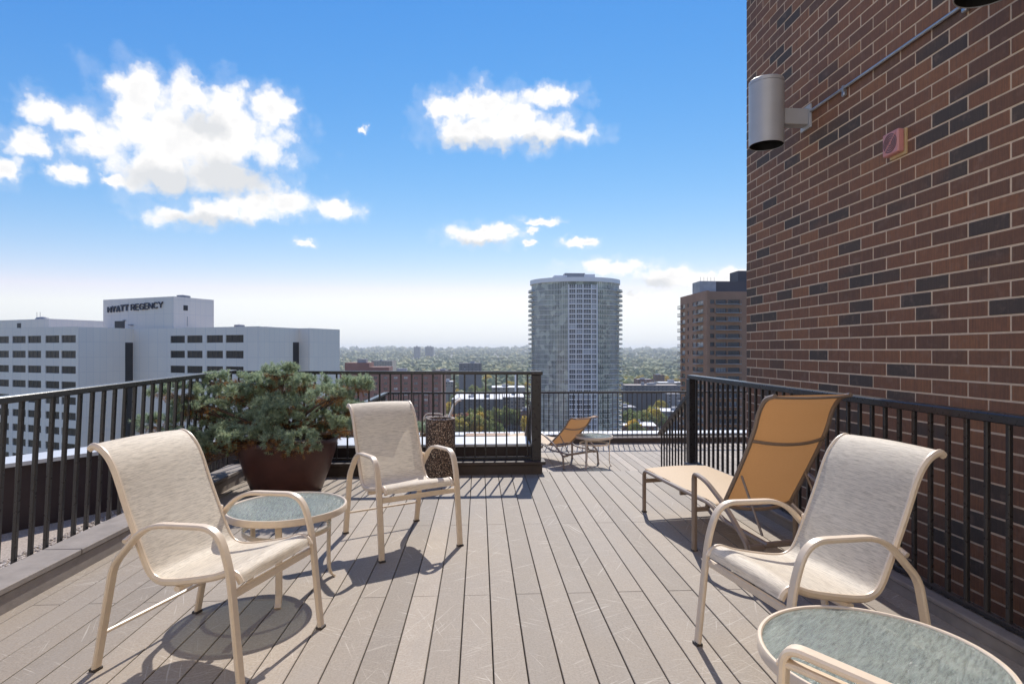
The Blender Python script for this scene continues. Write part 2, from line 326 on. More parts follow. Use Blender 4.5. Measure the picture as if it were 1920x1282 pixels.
c = m.ramp(sx.outputs[0], [(0, (.11, .065, .045)), (.4, (.28, .18, .12)), (.8, (.46, .32, .22)), (1, (.75, .61, .47))]); c = m.mix(m.range(vo.outputs['Distance'], .35, .6), c, (.045, .034, .028))
m.l(c, m.b.inputs['Base Color']); m.set(Roughness=.7); m.bump(m.math('SUBTRACT', 1.0, vo.outputs['Distance']), .8, .006); MT['aggregate'] = m.mat
def needles(name, stops):
    m = NT(name); geo = m.n('ShaderNodeNewGeometry'); n = m.noise(m.coords('World'), 9, 3); f = m.math('ADD', m.math('MULTIPLY', geo.outputs['Random Per Island'], .45), m.math('MULTIPLY', n, .75))
    c = m.ramp(f, stops); m.l(c, m.b.inputs['Base Color']); m.set(Roughness=.55)
    tr = m.n('ShaderNodeBsdfTranslucent'); m.l(c, tr.inputs[0]); mxs = m.n('ShaderNodeMixShader'); mxs.inputs[0].default_value = .42
    m.l(m.b.outputs[0], mxs.inputs[1]); m.l(tr.outputs[0], mxs.inputs[2]); m.l(mxs.outputs[0], m.out.inputs[0]); return m.mat
MT['needle'] = needles('blue_spruce_needle', [(.2, (.15, .22, .16)), (.5, (.30, .385, .27)), (.75, (.45, .52, .32)), (.95, (.60, .62, .36))])
MT['dead'] = needles('brown_needle', [(.2, (.15, .07, .028)), (.6, (.34, .16, .05)), (.95, (.48, .28, .09))])
MT['bark'] = plain('brown_bark', (.10, .065, .048), .9, .3, 25, bump=.6, bscale=60)
MT['lampmetal'] = plain('grey_lamp_enamel', (.42, .42, .43), .42, .05, 8, metal=.15)
MT['black'] = plain('black_enamel', (.012, .012, .012), .5)
MT['galv'] = plain('galvanised_conduit', (.42, .42, .43), .35, .15, 20, metal=.7)
MT['pinkplastic'] = plain('faded_red_plastic', (.60, .26, .24), .55, .08, 10)
MT['pinkdark'] = plain('faded_red_groove', (.20, .10, .10), .6, .05, 10)
MT['yellowplate'] = plain('yellowed_plate', (.60, .42, .22), .6, .15, 20)
MT['wood'] = plain('stained_wood', (.32, .15, .06), .5, .2, 12)
# city
MT['hotel'] = plain('white_hotel_cladding', (.72, .70, .69), .6, .04, .15, kind='World')
m = NT('white_panel_cladding'); br = m.n('ShaderNodeTexBrick'); br.offset = 0; sp2 = m.n('ShaderNodeSeparateXYZ'); m.l(m.n('ShaderNodeNewGeometry').outputs['Position'], sp2.inputs[0]); cbx = m.n('ShaderNodeCombineXYZ')
m.l(m.math('ADD', sp2.outputs[0], m.math('MULTIPLY', sp2.outputs[1], .8)), cbx.inputs[0]); m.l(sp2.outputs[2], cbx.inputs[1]); m.l(cbx.outputs[0], br.inputs['Vector'])
br.inputs['Scale'].default_value = 1; br.inputs['Brick Width'].default_value = 1.5; br.inputs['Row Height'].default_value = 2.95; br.inputs['Mortar Size'].default_value = .035
br.inputs['Color1'].default_value = (.98, .84, .69, 1); br.inputs['Color2'].default_value = (.95, .81, .67, 1); br.inputs['Mortar'].default_value = (.80, .70, .61, 1)
m.l(m.mix(m.range(m.noise(m.coords('World', (.5, .5, .06)), .6, 4), .4, .75, 0, .35), br.outputs[0], (.82, .72, .63)), m.b.inputs['Base Color']); m.set(Roughness=.6); MT['hotel'] = m.mat
m = NT('hotel_window_glass'); oi = m.n('ShaderNodeObjectInfo'); cur = m.noise(m.coords('Object', (7, 7, .3)), 1.2, 4)
a = m.ramp(cur, [(.35, (.035, .028, .024)), (.62, (.10, .075, .058)), (.75, (.24, .16, .09))]); b = m.ramp(cur, [(.3, (.03, .024, .02)), (.7, (.065, .05, .042))])
m.l(m.mix(m.range(oi.outputs['Random'], .35, .75), b, a), m.b.inputs['Base Color']); m.set(Roughness=.22); m.b.inputs['Specular IOR Level'].default_value = .25; MT['hotelglass'] = m.mat
MT['darkslot'] = plain('dark_louvre', (.035, .028, .026), .5, .2, .5)
MT['sign'] = plain('dark_sign_letter', (.05, .05, .07), .5)
MT['equip'] = plain('grey_roof_plant', (.34, .33, .33), .7, .2, .4)
MT['towerwhite'] = plain('white_tower_concrete', (.85, .82, .79), .6, .06, .1, kind='World')
m = NT('tower_glass'); v = m.coords('World', (.35, .35, .33)); vo = m.n('ShaderNodeTexVoronoi'); vo.inputs['Scale'].default_value = 1.0; m.l(v, vo.inputs['Vector']); sx = m.n('ShaderNodeSeparateColor'); m.l(vo.outputs['Color'], sx.inputs[0])
c = m.ramp(sx.outputs[0], [(0, (.10, .115, .11)), (.5, (.21, .235, .215)), (.8, (.36, .385, .35)), (1, (.55, .56, .50))]); c = m.mix(m.range(m.noise(m.coords('World', (.02, .02, .035)), 1, 3), .5, .7, 0, .25), c, (.30, .32, .25)); c = m.mix(1.0, c, (.98, 1.0, .86), 'MULTIPLY')
m.l(c, m.b.inputs['Base Color']); m.set(Roughness=.12); m.b.inputs['Specular IOR Level'].default_value = .6; MT['towerglass'] = m.mat
m = NT('far_window_glass'); oi = m.n('ShaderNodeObjectInfo'); m.l(m.ramp(oi.outputs['Random'], [(0, (.035, .04, .05)), (.6, (.075, .085, .10)), (.85, (.16, .17, .19)), (1, (.40, .42, .44))]), m.b.inputs['Base Color']); m.set(Roughness=.15); MT['farglass'] = m.mat
MT['brownbrick'] = plain('brown_highrise_brick', (.34, .185, .115), .8, .12, .3, kind='World')
MT['mauvebrick'] = plain('mauve_brown_brick', (.27, .14, .11), .8, .12, .2, kind='World')
MT['darkpent'] = plain('dark_metal_penthouse', (.07, .055, .06), .6, .1, .3)
MT['greywall'] = plain('grey_concrete_wall', (.19, .175, .175), .8, .15, .08, kind='World', rnd=.3)
MT['tanwall'] = plain('tan_block_wall', (.33, .27, .22), .8, .15, .08, kind='World', rnd=.25)
MT['redwall'] = plain('red_brick_wall', (.20, .09, .065), .8, .15, .1, kind='World', rnd=.25)
MT['whiteroof'] = plain('white_roof_membrane', (.72, .70, .67), .8, .1, .05, kind='World', rnd=.15)
MT['greyroof'] = plain('grey_roof_ballast', (.36, .34, .33), .9, .15, .05, kind='World', rnd=.3)
MT['fartower'] = plain('blue_grey_tower_wall', (.15, .15, .17), .8, .05, .05, kind='World')
def leaf(name, stops, sc=.25):
    m = NT(name); geo = m.n('ShaderNodeNewGeometry'); oi = m.n('ShaderNodeObjectInfo')
    f = m.math('ADD', m.math('MULTIPLY', geo.outputs['Random Per Island'], .35), m.math('MULTIPLY', oi.outputs['Random'], .65))
    c = m.ramp(f, stops); m.l(c, m.b.inputs['Base Color']); m.set(Roughness=.6)
    tr = m.n('ShaderNodeBsdfTranslucent'); m.l(c, tr.inputs[0]); mxs = m.n('ShaderNodeMixShader'); mxs.inputs[0].default_value = .5
    m.l(m.b.outputs[0], mxs.inputs[1]); m.l(tr.outputs[0], mxs.inputs[2]); m.l(mxs.outputs[0], m.out.inputs[0]); return m.mat
MT['leafgreen'] = leaf('green_leaves', [(0, (.12, .16, .05)), (.5, (.23, .27, .075)), (1, (.36, .36, .10))])
MT['leafyellow'] = leaf('yellow_autumn_leaves', [(0, (.42, .37, .07)), (.5, (.62, .46, .07)), (1, (.72, .46, .06))])
MT['leafrust'] = leaf('rust_autumn_leaves', [(0, (.26, .15, .06)), (.5, (.38, .18, .08)), (1, (.46, .17, .12))])
m = NT('far_wood_leaves'); geo = m.n('ShaderNodeNewGeometry'); nb = m.noise(m.coords('World', (1, 1, 0)), .004, 3)
m.l(m.ramp(m.math('ADD', m.math('MULTIPLY', geo.outputs['Random Per Island'], .42), m.math('MULTIPLY', nb, .80)), [(.1, (.075, .10, .045)), (.5, (.17, .195, .075)), (.75, (.27, .265, .09)), (.9, (.46, .35, .09)), (1, (.44, .23, .10))]), m.b.inputs['Base Color']); m.set(Roughness=.8); MT['forest'] = m.mat
m = NT('city_ground'); v = m.coords('World'); n = m.noise(v, .012, 6, .65)
m.l(m.ramp(n, [(.3, (.10, .12, .055)), (.5, (.15, .155, .085)), (.6, (.25, .235, .21)), (.75, (.16, .15, .145))]), m.b.inputs['Base Color']); m.set(Roughness=.9); MT['ground'] = m.mat
MT['asphalt'] = plain('asphalt', (.06, .058, .057), .85, .2, .2, kind='World')

# ------------------------------------------------------------------ the terrace: decks, steps, roof
PITCH = .146
def plank_mesh(L):
    return MB().cbox(-.0702, .0702, 0, L, -.025, 0, .0025).mesh('plank', MT['deck'])
def plank_run(parent, x0, x1, z, segs_a, segs_b, phase=-.086):
    cache = {}; k = math.ceil((x0 - phase) / PITCH); i = 0
    while phase + (k + 1) * PITCH <= x1 + .02:
        xc = phase + (k + .5) * PITCH; tone = random.random()
        for (a, b) in (segs_a if k % 2 == 0 else segs_b):
            key = round(b - a, 3)
            if key not in cache: cache[key] = plank_mesh(key)
            o = link(bpy.data.objects.new('plank', cache[key]), parent); o.location = (xc, a, z + random.uniform(-.0006, .0006)); tn = min(1, max(0, tone + random.uniform(-.08, .08))); o.color = (tn, tn, tn, 1)
        k += 1
DECK_L, DECK_R, DECK_END, LOW = -2.49, 2.37, 6.70, -.54
up = structure(MB().box(DECK_L - .2, DECK_R + .13, -1.6, DECK_END - .02, -.11, -.031).build('upper_deck', MT['joist']))
plank_run(up, DECK_L - .1, DECK_R + .1, 0, [(-1.6, 3.348), (3.3492, DECK_END)], [(-1.6, 1.1), (1.1012, 4.698), (4.6992, DECK_END)])
lo = structure(MB().box(-2.0, 6.6, 7.75, 12.3, LOW - .11, LOW - .031).build('lower_deck', MT['joist']))
plank_run(lo, -1.95, 6.5, LOW, [(7.74, 10.398), (10.402, 12.1)], [(7.74, 9.098), (9.102, 12.1)])
steps = tag(MB().box(.66, 2.38, DECK_END - .02, 7.7, -1.0, -.75).build('steps', MT['joist']), 'grey plank steps going down from the upper deck to the lower deck', 'steps')
for i in range(2):
    y0 = DECK_END + .01 + i * .33; z = -.18 * (i + 1)
    for j in range(2):
        MB().cbox(.67, 2.37, y0 + j * .165, y0 + j * .165 + .16, z - .025, z, .0025).build('tread', MT['deck'], steps).color = (.5, .5, .5, 1)
    MB().box(.67, 2.37, y0 + .31, y0 + .33, z - .18, z - .026).build('riser', MT['curb'], steps)
# roof under and around the decks, the block below
DG0, DG1 = Vector((-6.6, 2.55, 0)), Vector((-3.83, 6.80, 0))
def prism(name, poly, z0, z1, mat, parent=None):
    n = len(poly); vs = [(p[0], p[1], z0) for p in poly] + [(p[0], p[1], z1) for p in poly]
    return MB().add(vs, [tuple(range(n - 1, -1, -1)), tuple(range(n, 2 * n))] + [(i, (i + 1) % n, n + (i + 1) % n, n + i) for i in range(n)]).build(name, mat, parent)
structure(prism('roof', [(-6.6, -4), (3.3, -4), (3.3, 7.38), (-3.9, 7.38), (-3.9, 6.9), (-6.75, 2.6)], -70, -.36, MT['roofslab']))
structure(prism('lower_roof', [(-2.05, 7.385), (6.9, 7.385), (6.9, 12.72), (-2.05, 12.72)], -70, LOW - .13, MT['roofslab']))
# unseen wall added behind the camera to bounce sunlight into the shade
rw = structure(MB().box(-6.6, 7.4, -3.7, -2.0, -.36, 10.2).build('unseen_rear_wall', plain('bounce_wall_cream', (.86, .79, .68), .85, .05, .8, kind='World')))
MB().cbox(-6.7, 7.45, -3.8, -1.9, 10.2, 10.4, .01).build('coping', MT['cap'], rw)
# curbs
tag(MB().cbox(-2.70, DECK_L, -1.6, 6.54, -.12, .105, .006).build('deck_curb', MT['curb']), 'long grey plank curb along the left edge of the upper deck', 'curb')
cb_ = bpy.data.objects['deck_curb']
for j in range(3): MB().cbox(-2.715, DECK_L + .012, -1.6 + j * 2.72, -1.6 + j * 2.72 + 2.715, .108, .142, .004).build('plank', MT['curb'], cb_)
tag(MB().cbox(DECK_R, 2.52, -1.6, DECK_END, -.12, .062, .005).build('deck_curb', MT['curb']), 'grey plank curb under the right railing beside the brick wall', 'curb')
MB().cbox(DECK_R - .012, 2.53, -1.6, DECK_END + .01, .065, .09, .004).build('plank', MT['curb'], bpy.data.objects['deck_curb.001'])
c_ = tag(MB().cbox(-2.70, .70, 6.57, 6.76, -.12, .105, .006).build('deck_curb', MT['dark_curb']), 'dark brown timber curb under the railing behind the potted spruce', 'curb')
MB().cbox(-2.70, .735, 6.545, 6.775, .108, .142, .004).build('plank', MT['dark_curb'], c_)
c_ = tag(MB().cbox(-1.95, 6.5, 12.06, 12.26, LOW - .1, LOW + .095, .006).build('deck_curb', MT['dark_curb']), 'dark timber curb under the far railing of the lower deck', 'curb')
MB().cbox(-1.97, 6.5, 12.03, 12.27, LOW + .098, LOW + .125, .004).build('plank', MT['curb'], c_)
# parapets with pale metal coping
t = thing('parapet', 'low dark parapet with pale coping behind the railing and spruce', 'parapet')
MB().box(-3.85, .58, 6.83, 7.36, -.36, .27).build('wall', MT['parapet'], t)
for j in range(4): MB().cbox(-3.87 + j * 1.115, -3.87 + j * 1.115 + 1.112, 6.79, 7.40, .272, .305, .006).build('coping', MT['cap'], t)
t = thing('parapet', 'low dark parapet running diagonally beyond the left railing and gravel', 'parapet')
dv = (DG1 - DG0); dl = dv.length; dv.normalize(); nv = Vector((-dv.y, dv.x, 0))
def obox(mb, p, d, n, l0, l1, a, b, z0, z1):
    q = [p + d * l + n * k for l, k in ((l0, a), (l1, a), (l1, b), (l0, b))]
    return mb.add([(v.x, v.y, z) for z in (z0, z1) for v in q], [(3, 2, 1, 0), (4, 5, 6, 7), (0, 1, 5, 4), (1, 2, 6, 5), (2, 3, 7, 6), (3, 0, 4, 7)])
obox(MB(), DG0, dv, nv, 0, dl, .04, .40, -.36, .27).build('wall', MT['parapet'], t)
for j in range(4): obox(MB(), DG0, dv, nv, j * dl / 4 + .001, (j + 1) * dl / 4 - .001, -.01, .45, .272, .31).build('coping', MT['cap'], t)
t = thing('parapet', 'low parapet with pale coping outside the far lower railing', 'parapet')
MB().box(-2.0, 6.8, 12.33, 12.66, LOW - .13, -.42).build('wall', MT['parapet'], t)
for j in range(5): MB().cbox(-2.02 + j * 1.77, -2.02 + j * 1.77 + 1.767, 12.29, 12.72, -.418, -.375, .006).build('coping', MT['cap'], t)
# gravel strip
mb = MB(); bm = bmesh.new(); bmesh.ops.create_icosphere(bm, subdivisions=1, radius=1); ico = [v.co.copy() for v in bm.verts]; icof = [[v.index for v in f.verts] for f in bm.faces]; bm.free()
ICO = (ico, icof)
structure(MB().add([(-6.5, -1.6, -.352), (-2.72, -1.6, -.352), (-2.72, 6.8, -.352), (-3.86, 6.8, -.352), (-6.6, 2.6, -.352)], [(0, 1, 2, 3, 4)]).build('gravel_bed', plain('gravel_bed_stone', (.36, .30, .25), .9, .5, 60, bump=.9, bscale=70, kind='World')))
for i in range(9000):
    x = random.uniform(-3.9, -2.73); y = random.uniform(2.3, 6.7); r = random.uniform(.009, .019)
    if (Vector((x, y, 0)) - DG0).dot(nv) > 0: continue
    a = random.random() * 6.3; ca, sa = math.cos(a), math.sin(a); kx, ky, kz = random.uniform(.8, 1.3), random.uniform(.7, 1), random.uniform(.5, .8)
    mb.add([(x + r * (v.x * kx * ca - v.y * ky * sa), y + r * (v.x * kx * sa + v.y * ky * ca), -.352 + r * .3 + r * v.z * kz) for v in ico], icof)
stuff(tag(mb.build('gravel', MT['gravel']), 'loose tan and grey gravel on the roof behind the left railing', 'gravel'))

# ------------------------------------------------------------------ railings
def railing(name, label, p0, p1, ztop0, ztop1, zbot0, zbot1, spacing, bw, cap_w, cap_h, lean=(0, 0), bottom=True, posts=(), group=None):
    """p0,p1: plan ends; lean: plan shift of the top."""
    t = thing(name, label, 'railing', group=group)
    p0, p1 = Vector((p0[0], p0[1], 0)), Vector((p1[0], p1[1], 0)); d = p1 - p0; L = d.length; d.normalize(); ln = Vector((lean[0], lean[1], 0))
    side = d.cross(Vector((0, 0, 1)))
    A = p0 + ln + Vector((0, 0, ztop0 - cap_h / 2)); B = p1 + ln + Vector((0, 0, ztop1 - cap_h / 2))
    MB().sweep([A, B], side, cap_w, cap_h, .12).build('top_rail', MT['rail'], t)
    if bottom:
        A = p0 + Vector((0, 0, zbot0 + .02)); B = p1 + Vector((0, 0, zbot1 + .02)); MB().sweep([A, B], side, .028, .03, .15).build('bottom_rail', MT['rail'], t)
    n = int(L / spacing); shared = {}
    for i in range(n):
        s = (i + .5) * L / n; f = s / L; zt = ztop0 + (ztop1 - ztop0) * f - cap_h; zb = zbot0 + (zbot1 - zbot0) * f; key = round(zt - zb, 3)
        if key not in shared:
            b = MB(); b.sweep([(0, 0, 0), (ln.x, ln.y, key)], (d.x, d.y, 0), bw, bw, .14); shared[key] = b.mesh('baluster', MT['rail'])
        o = link(bpy.data.objects.new('baluster', shared[key]), t); q = p0 + d * s; o.location = (q.x, q.y, zb)
    for (s, w, z0, z1) in posts:
        q = p0 + d * s; MB().cbox(q.x - w / 2, q.x + w / 2, q.y - w / 2, q.y + w / 2, z0, z1, .004).build('post', MT['rail'], t)
    return t
railing('railing', 'long dark metal railing on the left, hotel seen through it', (-2.75, -1.4), (-2.75, 6.66), 1.05, 1.165, -.02, .12, .127, .025, .075, .042, lean=(.05, 0), bottom=False)
r_ = railing('railing', 'dark railing behind the potted spruce, ending in a post at the steps', (-2.70, 6.66), (.60, 6.66), 1.155, 1.14, .15, .15, .1155, .018, .075, .036)
MB().cbox(.585, .69, 6.60, 6.72, .143, 1.10, .004).build('post', MT['rail'], r_); MB().cbox(.57, .705, 6.585, 6.735, 1.103, 1.142, .004).build('post_cap', MT['rail'], r_)
r_ = railing('railing', 'dark metal railing on the right in front of the brick wall', (2.44, -1.4), (2.44, 6.72), 1.078, 1.095, .092, .092, .118, .022, .085, .045)
MB().cbox(2.39, 2.49, 6.63, 6.735, .093, 1.05, .004).build('post', MT['rail'], r_)
for (x, lab, zb) in ((2.44, 'short sloping stair railing beyond the right railing', -.18), (.635, 'short sloping stair railing beyond the end post', -.18)):
    r_ = railing('stair_railing', lab, (x, 6.75), (x, 7.88), .88, .27, zb, LOW + .02, .105, .018, .07, .05, bottom=False)
railing('railing', 'far dark railing across the end of the lower deck', (-1.90, 12.15), (6.5, 12.15), .525, .525, LOW + .13, LOW + .13, .1015, .016, .06, .04)
railing('railing', 'dark side railing of the lower deck behind the trash urn', (-1.90, 7.5), (-1.90, 12.12), .525, .525, LOW + .02, LOW + .02, .1015, .016, .085, .04)

# ------------------------------------------------------------------ brick wall
WX, CO, BL = 3.12, .1016, .305
wall = tag(MB().box(WX + .002, 7.5, -2.5, 6.765, -.7, 8.0).build('brick_wall', MT['mortar']), 'tall dark brown brick wall of the building on the right', 'wall')
bk_mesh = MB().cbox(-.001, .05, -.1462, .1462, -.0446, .0446, .0025).mesh('brick', MT['brick'])
half_mesh = MB().cbox(-.001, .05, -.0700, .0700, -.0446, .0446, .0025).mesh('brick', MT['brick'])
cells = []
for r in range(-20, 47):
    zc = 1.384 + (r + .5) * CO
    off = 6.519 if r % 2 == 0 else 6.519 - BL / 2
    k = -2
    while True:
        y1 = off - k * BL; y0 = y1 - BL; k += 1
        if y0 > 6.78: continue
        if y1 < -1.2: break
        if y1 > 6.77: cells.append((6.77 - (6.77 - y0) / 2, zc, 'h' if 6.77 - y0 < .2 else 'f', (6.77 - y0)))
        else: cells.append(((y0 + y1) / 2, zc, 'f', BL))
def seen(c):
    X, Y = WX, c[0]; xc = X * CY - Y * SY; zc = X * SY + Y * CY
    if zc < .3: return None
    px = 960 + 1110 * xc / zc; py = 656 - 1110 * (c[1] - CAM_H) / zc
    return zc if (px < 1935 and -10 < py < 1290) else None
vis = sorted([(seen(c), i) for i, c in enumerate(cells) if seen(c)], key=lambda q: q[0])
single = set(i for _, i in vis[:296]); mb = MB(); RB = random.Random(5)
for i, (y, z, kd, ln) in enumerate(cells):
    pr = RB.uniform(-.0015, .0015); me = bk_mesh if kd == 'f' and abs(ln - BL) < .02 else half_mesh
    if i in single:
        o = link(bpy.data.objects.new('brick', me), wall); o.location = (WX + pr, y, z); o.rotation_euler = (RB.uniform(-.004, .004), 0, 0)
    else:
        L2 = (ln - .0126) / 2; mb.cbox(WX - .001 + pr, WX + .02, y - L2, y + L2, z - .0446, z + .0446, .0025)
stuff(mb.build('brick', MT['brick'], wall))['label'] = 'rows of dark brown bricks farther up and along the wall'
def wall_lamp(label, y, zb, zt, d=.40, rad=.157):
    t = thing('wall_lamp', label, 'lamp', (WX - d, y, 0), group='cylinder lamps on the brick wall')
    MB().lathe([(0, zt), (rad - .004, zt), (rad, zt - .004), (rad, zt - .035)], 40).build('lamp_cap', MT['lampmetal'], t, True)
    MB().lathe([(rad - .003, zt - .036), (rad, zt - .039), (rad, zb), (rad - .006, zb), (rad - .006, zb + .12), (0, zb + .12)], 40, 0).build('lamp_shade', MT['lampmetal'], t, True)
    MB().lathe([(0, zb + .115), (rad - .0065, zb + .115), (rad - .0065, zb + .004)], 40).build('lamp_inside', MT['black'], t, True)
    MB().cbox(rad - .01, d - .022, -.055, .055, zb + .19, zb + .34, .004).build('bracket', MT['lampmetal'], t)
    MB().cbox(d - .022, d + .001, -.085, .085, zb + .155, zb + .375, .004).build('back_plate', MT['lampmetal'], t)
    return t
wall_lamp('grey cylinder wall lamp on a bracket near the wall corner', 5.48, 3.32, 3.93)
wall_lamp('dark underside of a wall lamp cut off at the top edge', 3.02, 3.295, 3.905)
t = thing('conduit', 'thin galvanised conduit running along the brick wall between lamps', 'conduit')
MB().tube([(WX - .018, 5.39, 3.62), (WX - .018, 3.1, 3.585)], .013, 10).build('pipe', MT['galv'], t, True)
for y in (4.88, 3.62):
    MB().box(WX - .034, WX - .001, y - .012, y + .012, 3.565, 3.63).cbox(WX - .034, WX - .002, y - .02, y + .02, 3.54, 3.575, .006).build('clip', MT['galv'], t)
t = thing('alarm_sounder', 'faded red square alarm sounder on a yellowed plate on the wall', 'alarm', (WX, 4.25, 2.92))
MB().cbox(-.016, .001, -.095, .075, -.105, .085, .002).build('back_plate', MT['yellowplate'], t)
MB().cbox(-.066, -.016, -.085, .085, -.085, .085, .008).build('housing', MT['pinkplastic'], t)
for k, rr in enumerate((.055, .042, .029, .016)):
    g = MB().sweep([(-.0675, rr * 1.2 * math.cos(a * math.pi / 16), rr * 1.2 * math.sin(a * math.pi / 16)) for a in range(32)], (1, 0, 0), .004, .010, .2, closed=True).build('grille_ring', MT['pinkdark'], t)
MB().sweep([(-.069, -.06, .06), (-.069, .06, -.06)], (1, 0, 0), .004, .008).build('grille_bar', MT['pinkplastic'], t)

# ------------------------------------------------------------------ furniture
def facing(vx, vz): a = W(vx, vz); return math.atan2(a.y, a.x)
def make_chair(label, pos, rz, group='beige sling armchairs', z=0, square=False):
    t = thing('sling_armchair', label, 'chair', (pos.x, pos.y, z), rz, group)
    hw = .29; X0 = -.34
    for s in (1, -1):
        y = s * hw; P = lambda a, b: (a + X0, y, b)
        if not square:
            path = fillet([P(-.03, 0), P(.066, .465), P(.235, .648), P(.585, .658), P(.645, .50), P(.70, 0)], [.05, .10, .11, .12], 7)
        else:
            path = fillet([P(.0, 0), P(.05, .46), P(.16, .60), P(.66, .645), P(.69, 0)], [.08, .10, .045], 7)
        zc = [p.z for p in path]; i0 = next(i for i, v in enumerate(zc) if v > .40); i1 = len(zc) - 1 - next(i for i, v in enumerate(reversed(zc)) if v > .40)
        lr_ = MB().sweep(path[:i0 + 1], (0, 1, 0), .042, .020).build('leg', MT['frame'], t, True)
        MB().sweep(path[i0:i1 + 1], (0, 1, 0), .042, .020).build('armrest', MT['frame'], t, True)
        lf_ = MB().sweep(path[i1:], (0, 1, 0), .042, .020).build('leg', MT['frame'], t, True)
        if square: MB().sweep(fillet([P(.10, .52), P(.18, .562), P(.63, .602), P(.675, .60)], .04), (0, 1, 0), .034, .016).build('under_bar', MT['frame'], t, True)
        yr = s * (hw - .042)
        prof = catmull([(a + X0, yr, b) for a, b in ((-.112, .945), (-.085, .957), (-.03, .928), (.022, .855), (.085, .70), (.15, .55), (.205, .435), (.255, .398), (.32, .396), (.42, .412), (.535, .437), (.61, .462), (.648, .452), (.668, .425))], 5)
        MB().sweep(prof, (0, 1, 0), .024, .030, .35).build('sling_rail', MT['frame'], t, True)
        MB().tube([(.12 + X0, yr, .58), (.12 + X0, y, .565)], .012, 8).build('arm_bolt', MT['frame'], t, True)
        for a, lg in ((0. if square else -.03, lr_), (.69 if square else .70, lf_)): MB().cbox(a + X0 - .016, a + X0 + .016, y - .022, y + .022, -.0005, .012, .002).build('foot_glide', MT['glide'], lg)
    # sling: one woven sheet along the rails
    prof = catmull([(a + X0, 0, b) for a, b in ((-.112, .950), (-.085, .966), (-.03, .937), (.030, .860), (.093, .704), (.158, .554), (.212, .442), (.258, .408), (.32, .404), (.42, .420), (.535, .445), (.61, .470), (.652, .458), (.672, .426))], 5)
    n = len(prof); cols = 9; vs = []
    for i, p in enumerate(prof):
        a, b = prof[max(i - 1, 0)], prof[min(i + 1, n - 1)]; tg = (b - a).normalized(); nr = tg.cross(Vector((0, 1, 0)))
        for j in range(cols):
            u = j / (cols - 1) * 2 - 1; q = p + nr * (.012 * (1 - u * u) * min(1, i / 6, (n - 1 - i) / 4)); vs.append((q.x, u * (hw - .036), q.z))
    fs = [(i * cols + j, i * cols + j + 1, (i + 1) * cols + j + 1, (i + 1) * cols + j) for i in range(n - 1) for j in range(cols - 1)]
    MB().add(vs, fs).build('sling', MT['sling'], t, True)
    MB().sweep([(.648 + X0, -hw + .02, .385), (.648 + X0, hw - .02, .385)], (0, 0, 1), .034, .020).build('front_crossbar', MT['frame'], t)
    MB().tube([(.01 + X0, -hw + .01, .165), (.01 + X0, hw - .01, .165)], .0085, 8).build('rear_rod', MT['frame'], t, True)
    MB().sweep([(.36 + X0, -hw + .03, .375), (.36 + X0, hw - .03, .375)], (0, 0, 1), .02, .03).build('seat_crossbar', MT['frame'], t)
    return t
make_chair('beige sling armchair at the far left, nearest its round table', W(-1.37, 2.752), facing(.971, -.239))
make_chair('beige sling armchair standing in front of the trash urn', W(-.808, 4.32), facing(.556, -.831))
make_chair('beige sling armchair beside the right railing facing left', W(1.29, 2.585), facing(-.972, -.234))
make_chair('beige sling chair on the lower deck, seen edge-on beyond the trash urn', W(-1.45, 11.55), facing(-1, -.12), z=LOW)
make_chair('armchair cut off at the bottom right, only one square armrest showing', W(.70, 1.05), facing(-.70, .714), square=True)

def make_table(label, pos, rz=0, z=0, h=.48, rad=.335):
    t = thing('side_table', label, 'table', (pos.x, pos.y, z), rz, 'round glass side tables')
    MB().lathe([(rad - .016, h - .002), (rad - .012, h + .002), (rad - .004, h + .002), (rad, h - .004), (rad, h - .032), (rad - .004, h - .036), (rad - .012, h - .036), (rad - .016, h - .018), (rad - .016, h - .002)], 72).build('rim', MT['frame'], t, True)
    MB().lathe([(0, h - .012), (rad - .0155, h - .012), (rad - .0155, h - .004), (0, h - .004)], 72).build('glass_top', MT['glasstop'], t, True)
    for k in range(3):
        a = k * 2 * math.pi / 3; c, s = math.cos(a), math.sin(a); side = (-s, c, 0)
        pts = catmull([(r * c, r * s, zz) for r, zz in ((.300, h - .03), (.262, h - .06), (.252, .30), (.250, .10), (.262, .03), (.285, .004))], 5)
        MB().sweep(pts, side, .036, .014).build('leg', MT['frame'], t, True)
    MB().sweep([(.238 * math.cos(a * math.pi / 32), .238 * math.sin(a * math.pi / 32), h - .13) for a in range(64)], (0, 0, 1), .026, .012, closed=True).build('ring', MT['frame'], t, True)
    return t
tl = W(-1.305, 3.44); l1 = W(-1.256, 3.183)
make_table('round glass side table between the two left armchairs', tl, math.atan2(l1.y - tl.y, l1.x - tl.x))
make_table('large round glass side table in the bottom right corner', W(1.09, 1.76), .7)
make_table('small round glass table on the lower deck beyond the steps', W(1.365, 9.85), 1.9, LOW, .5, .31)

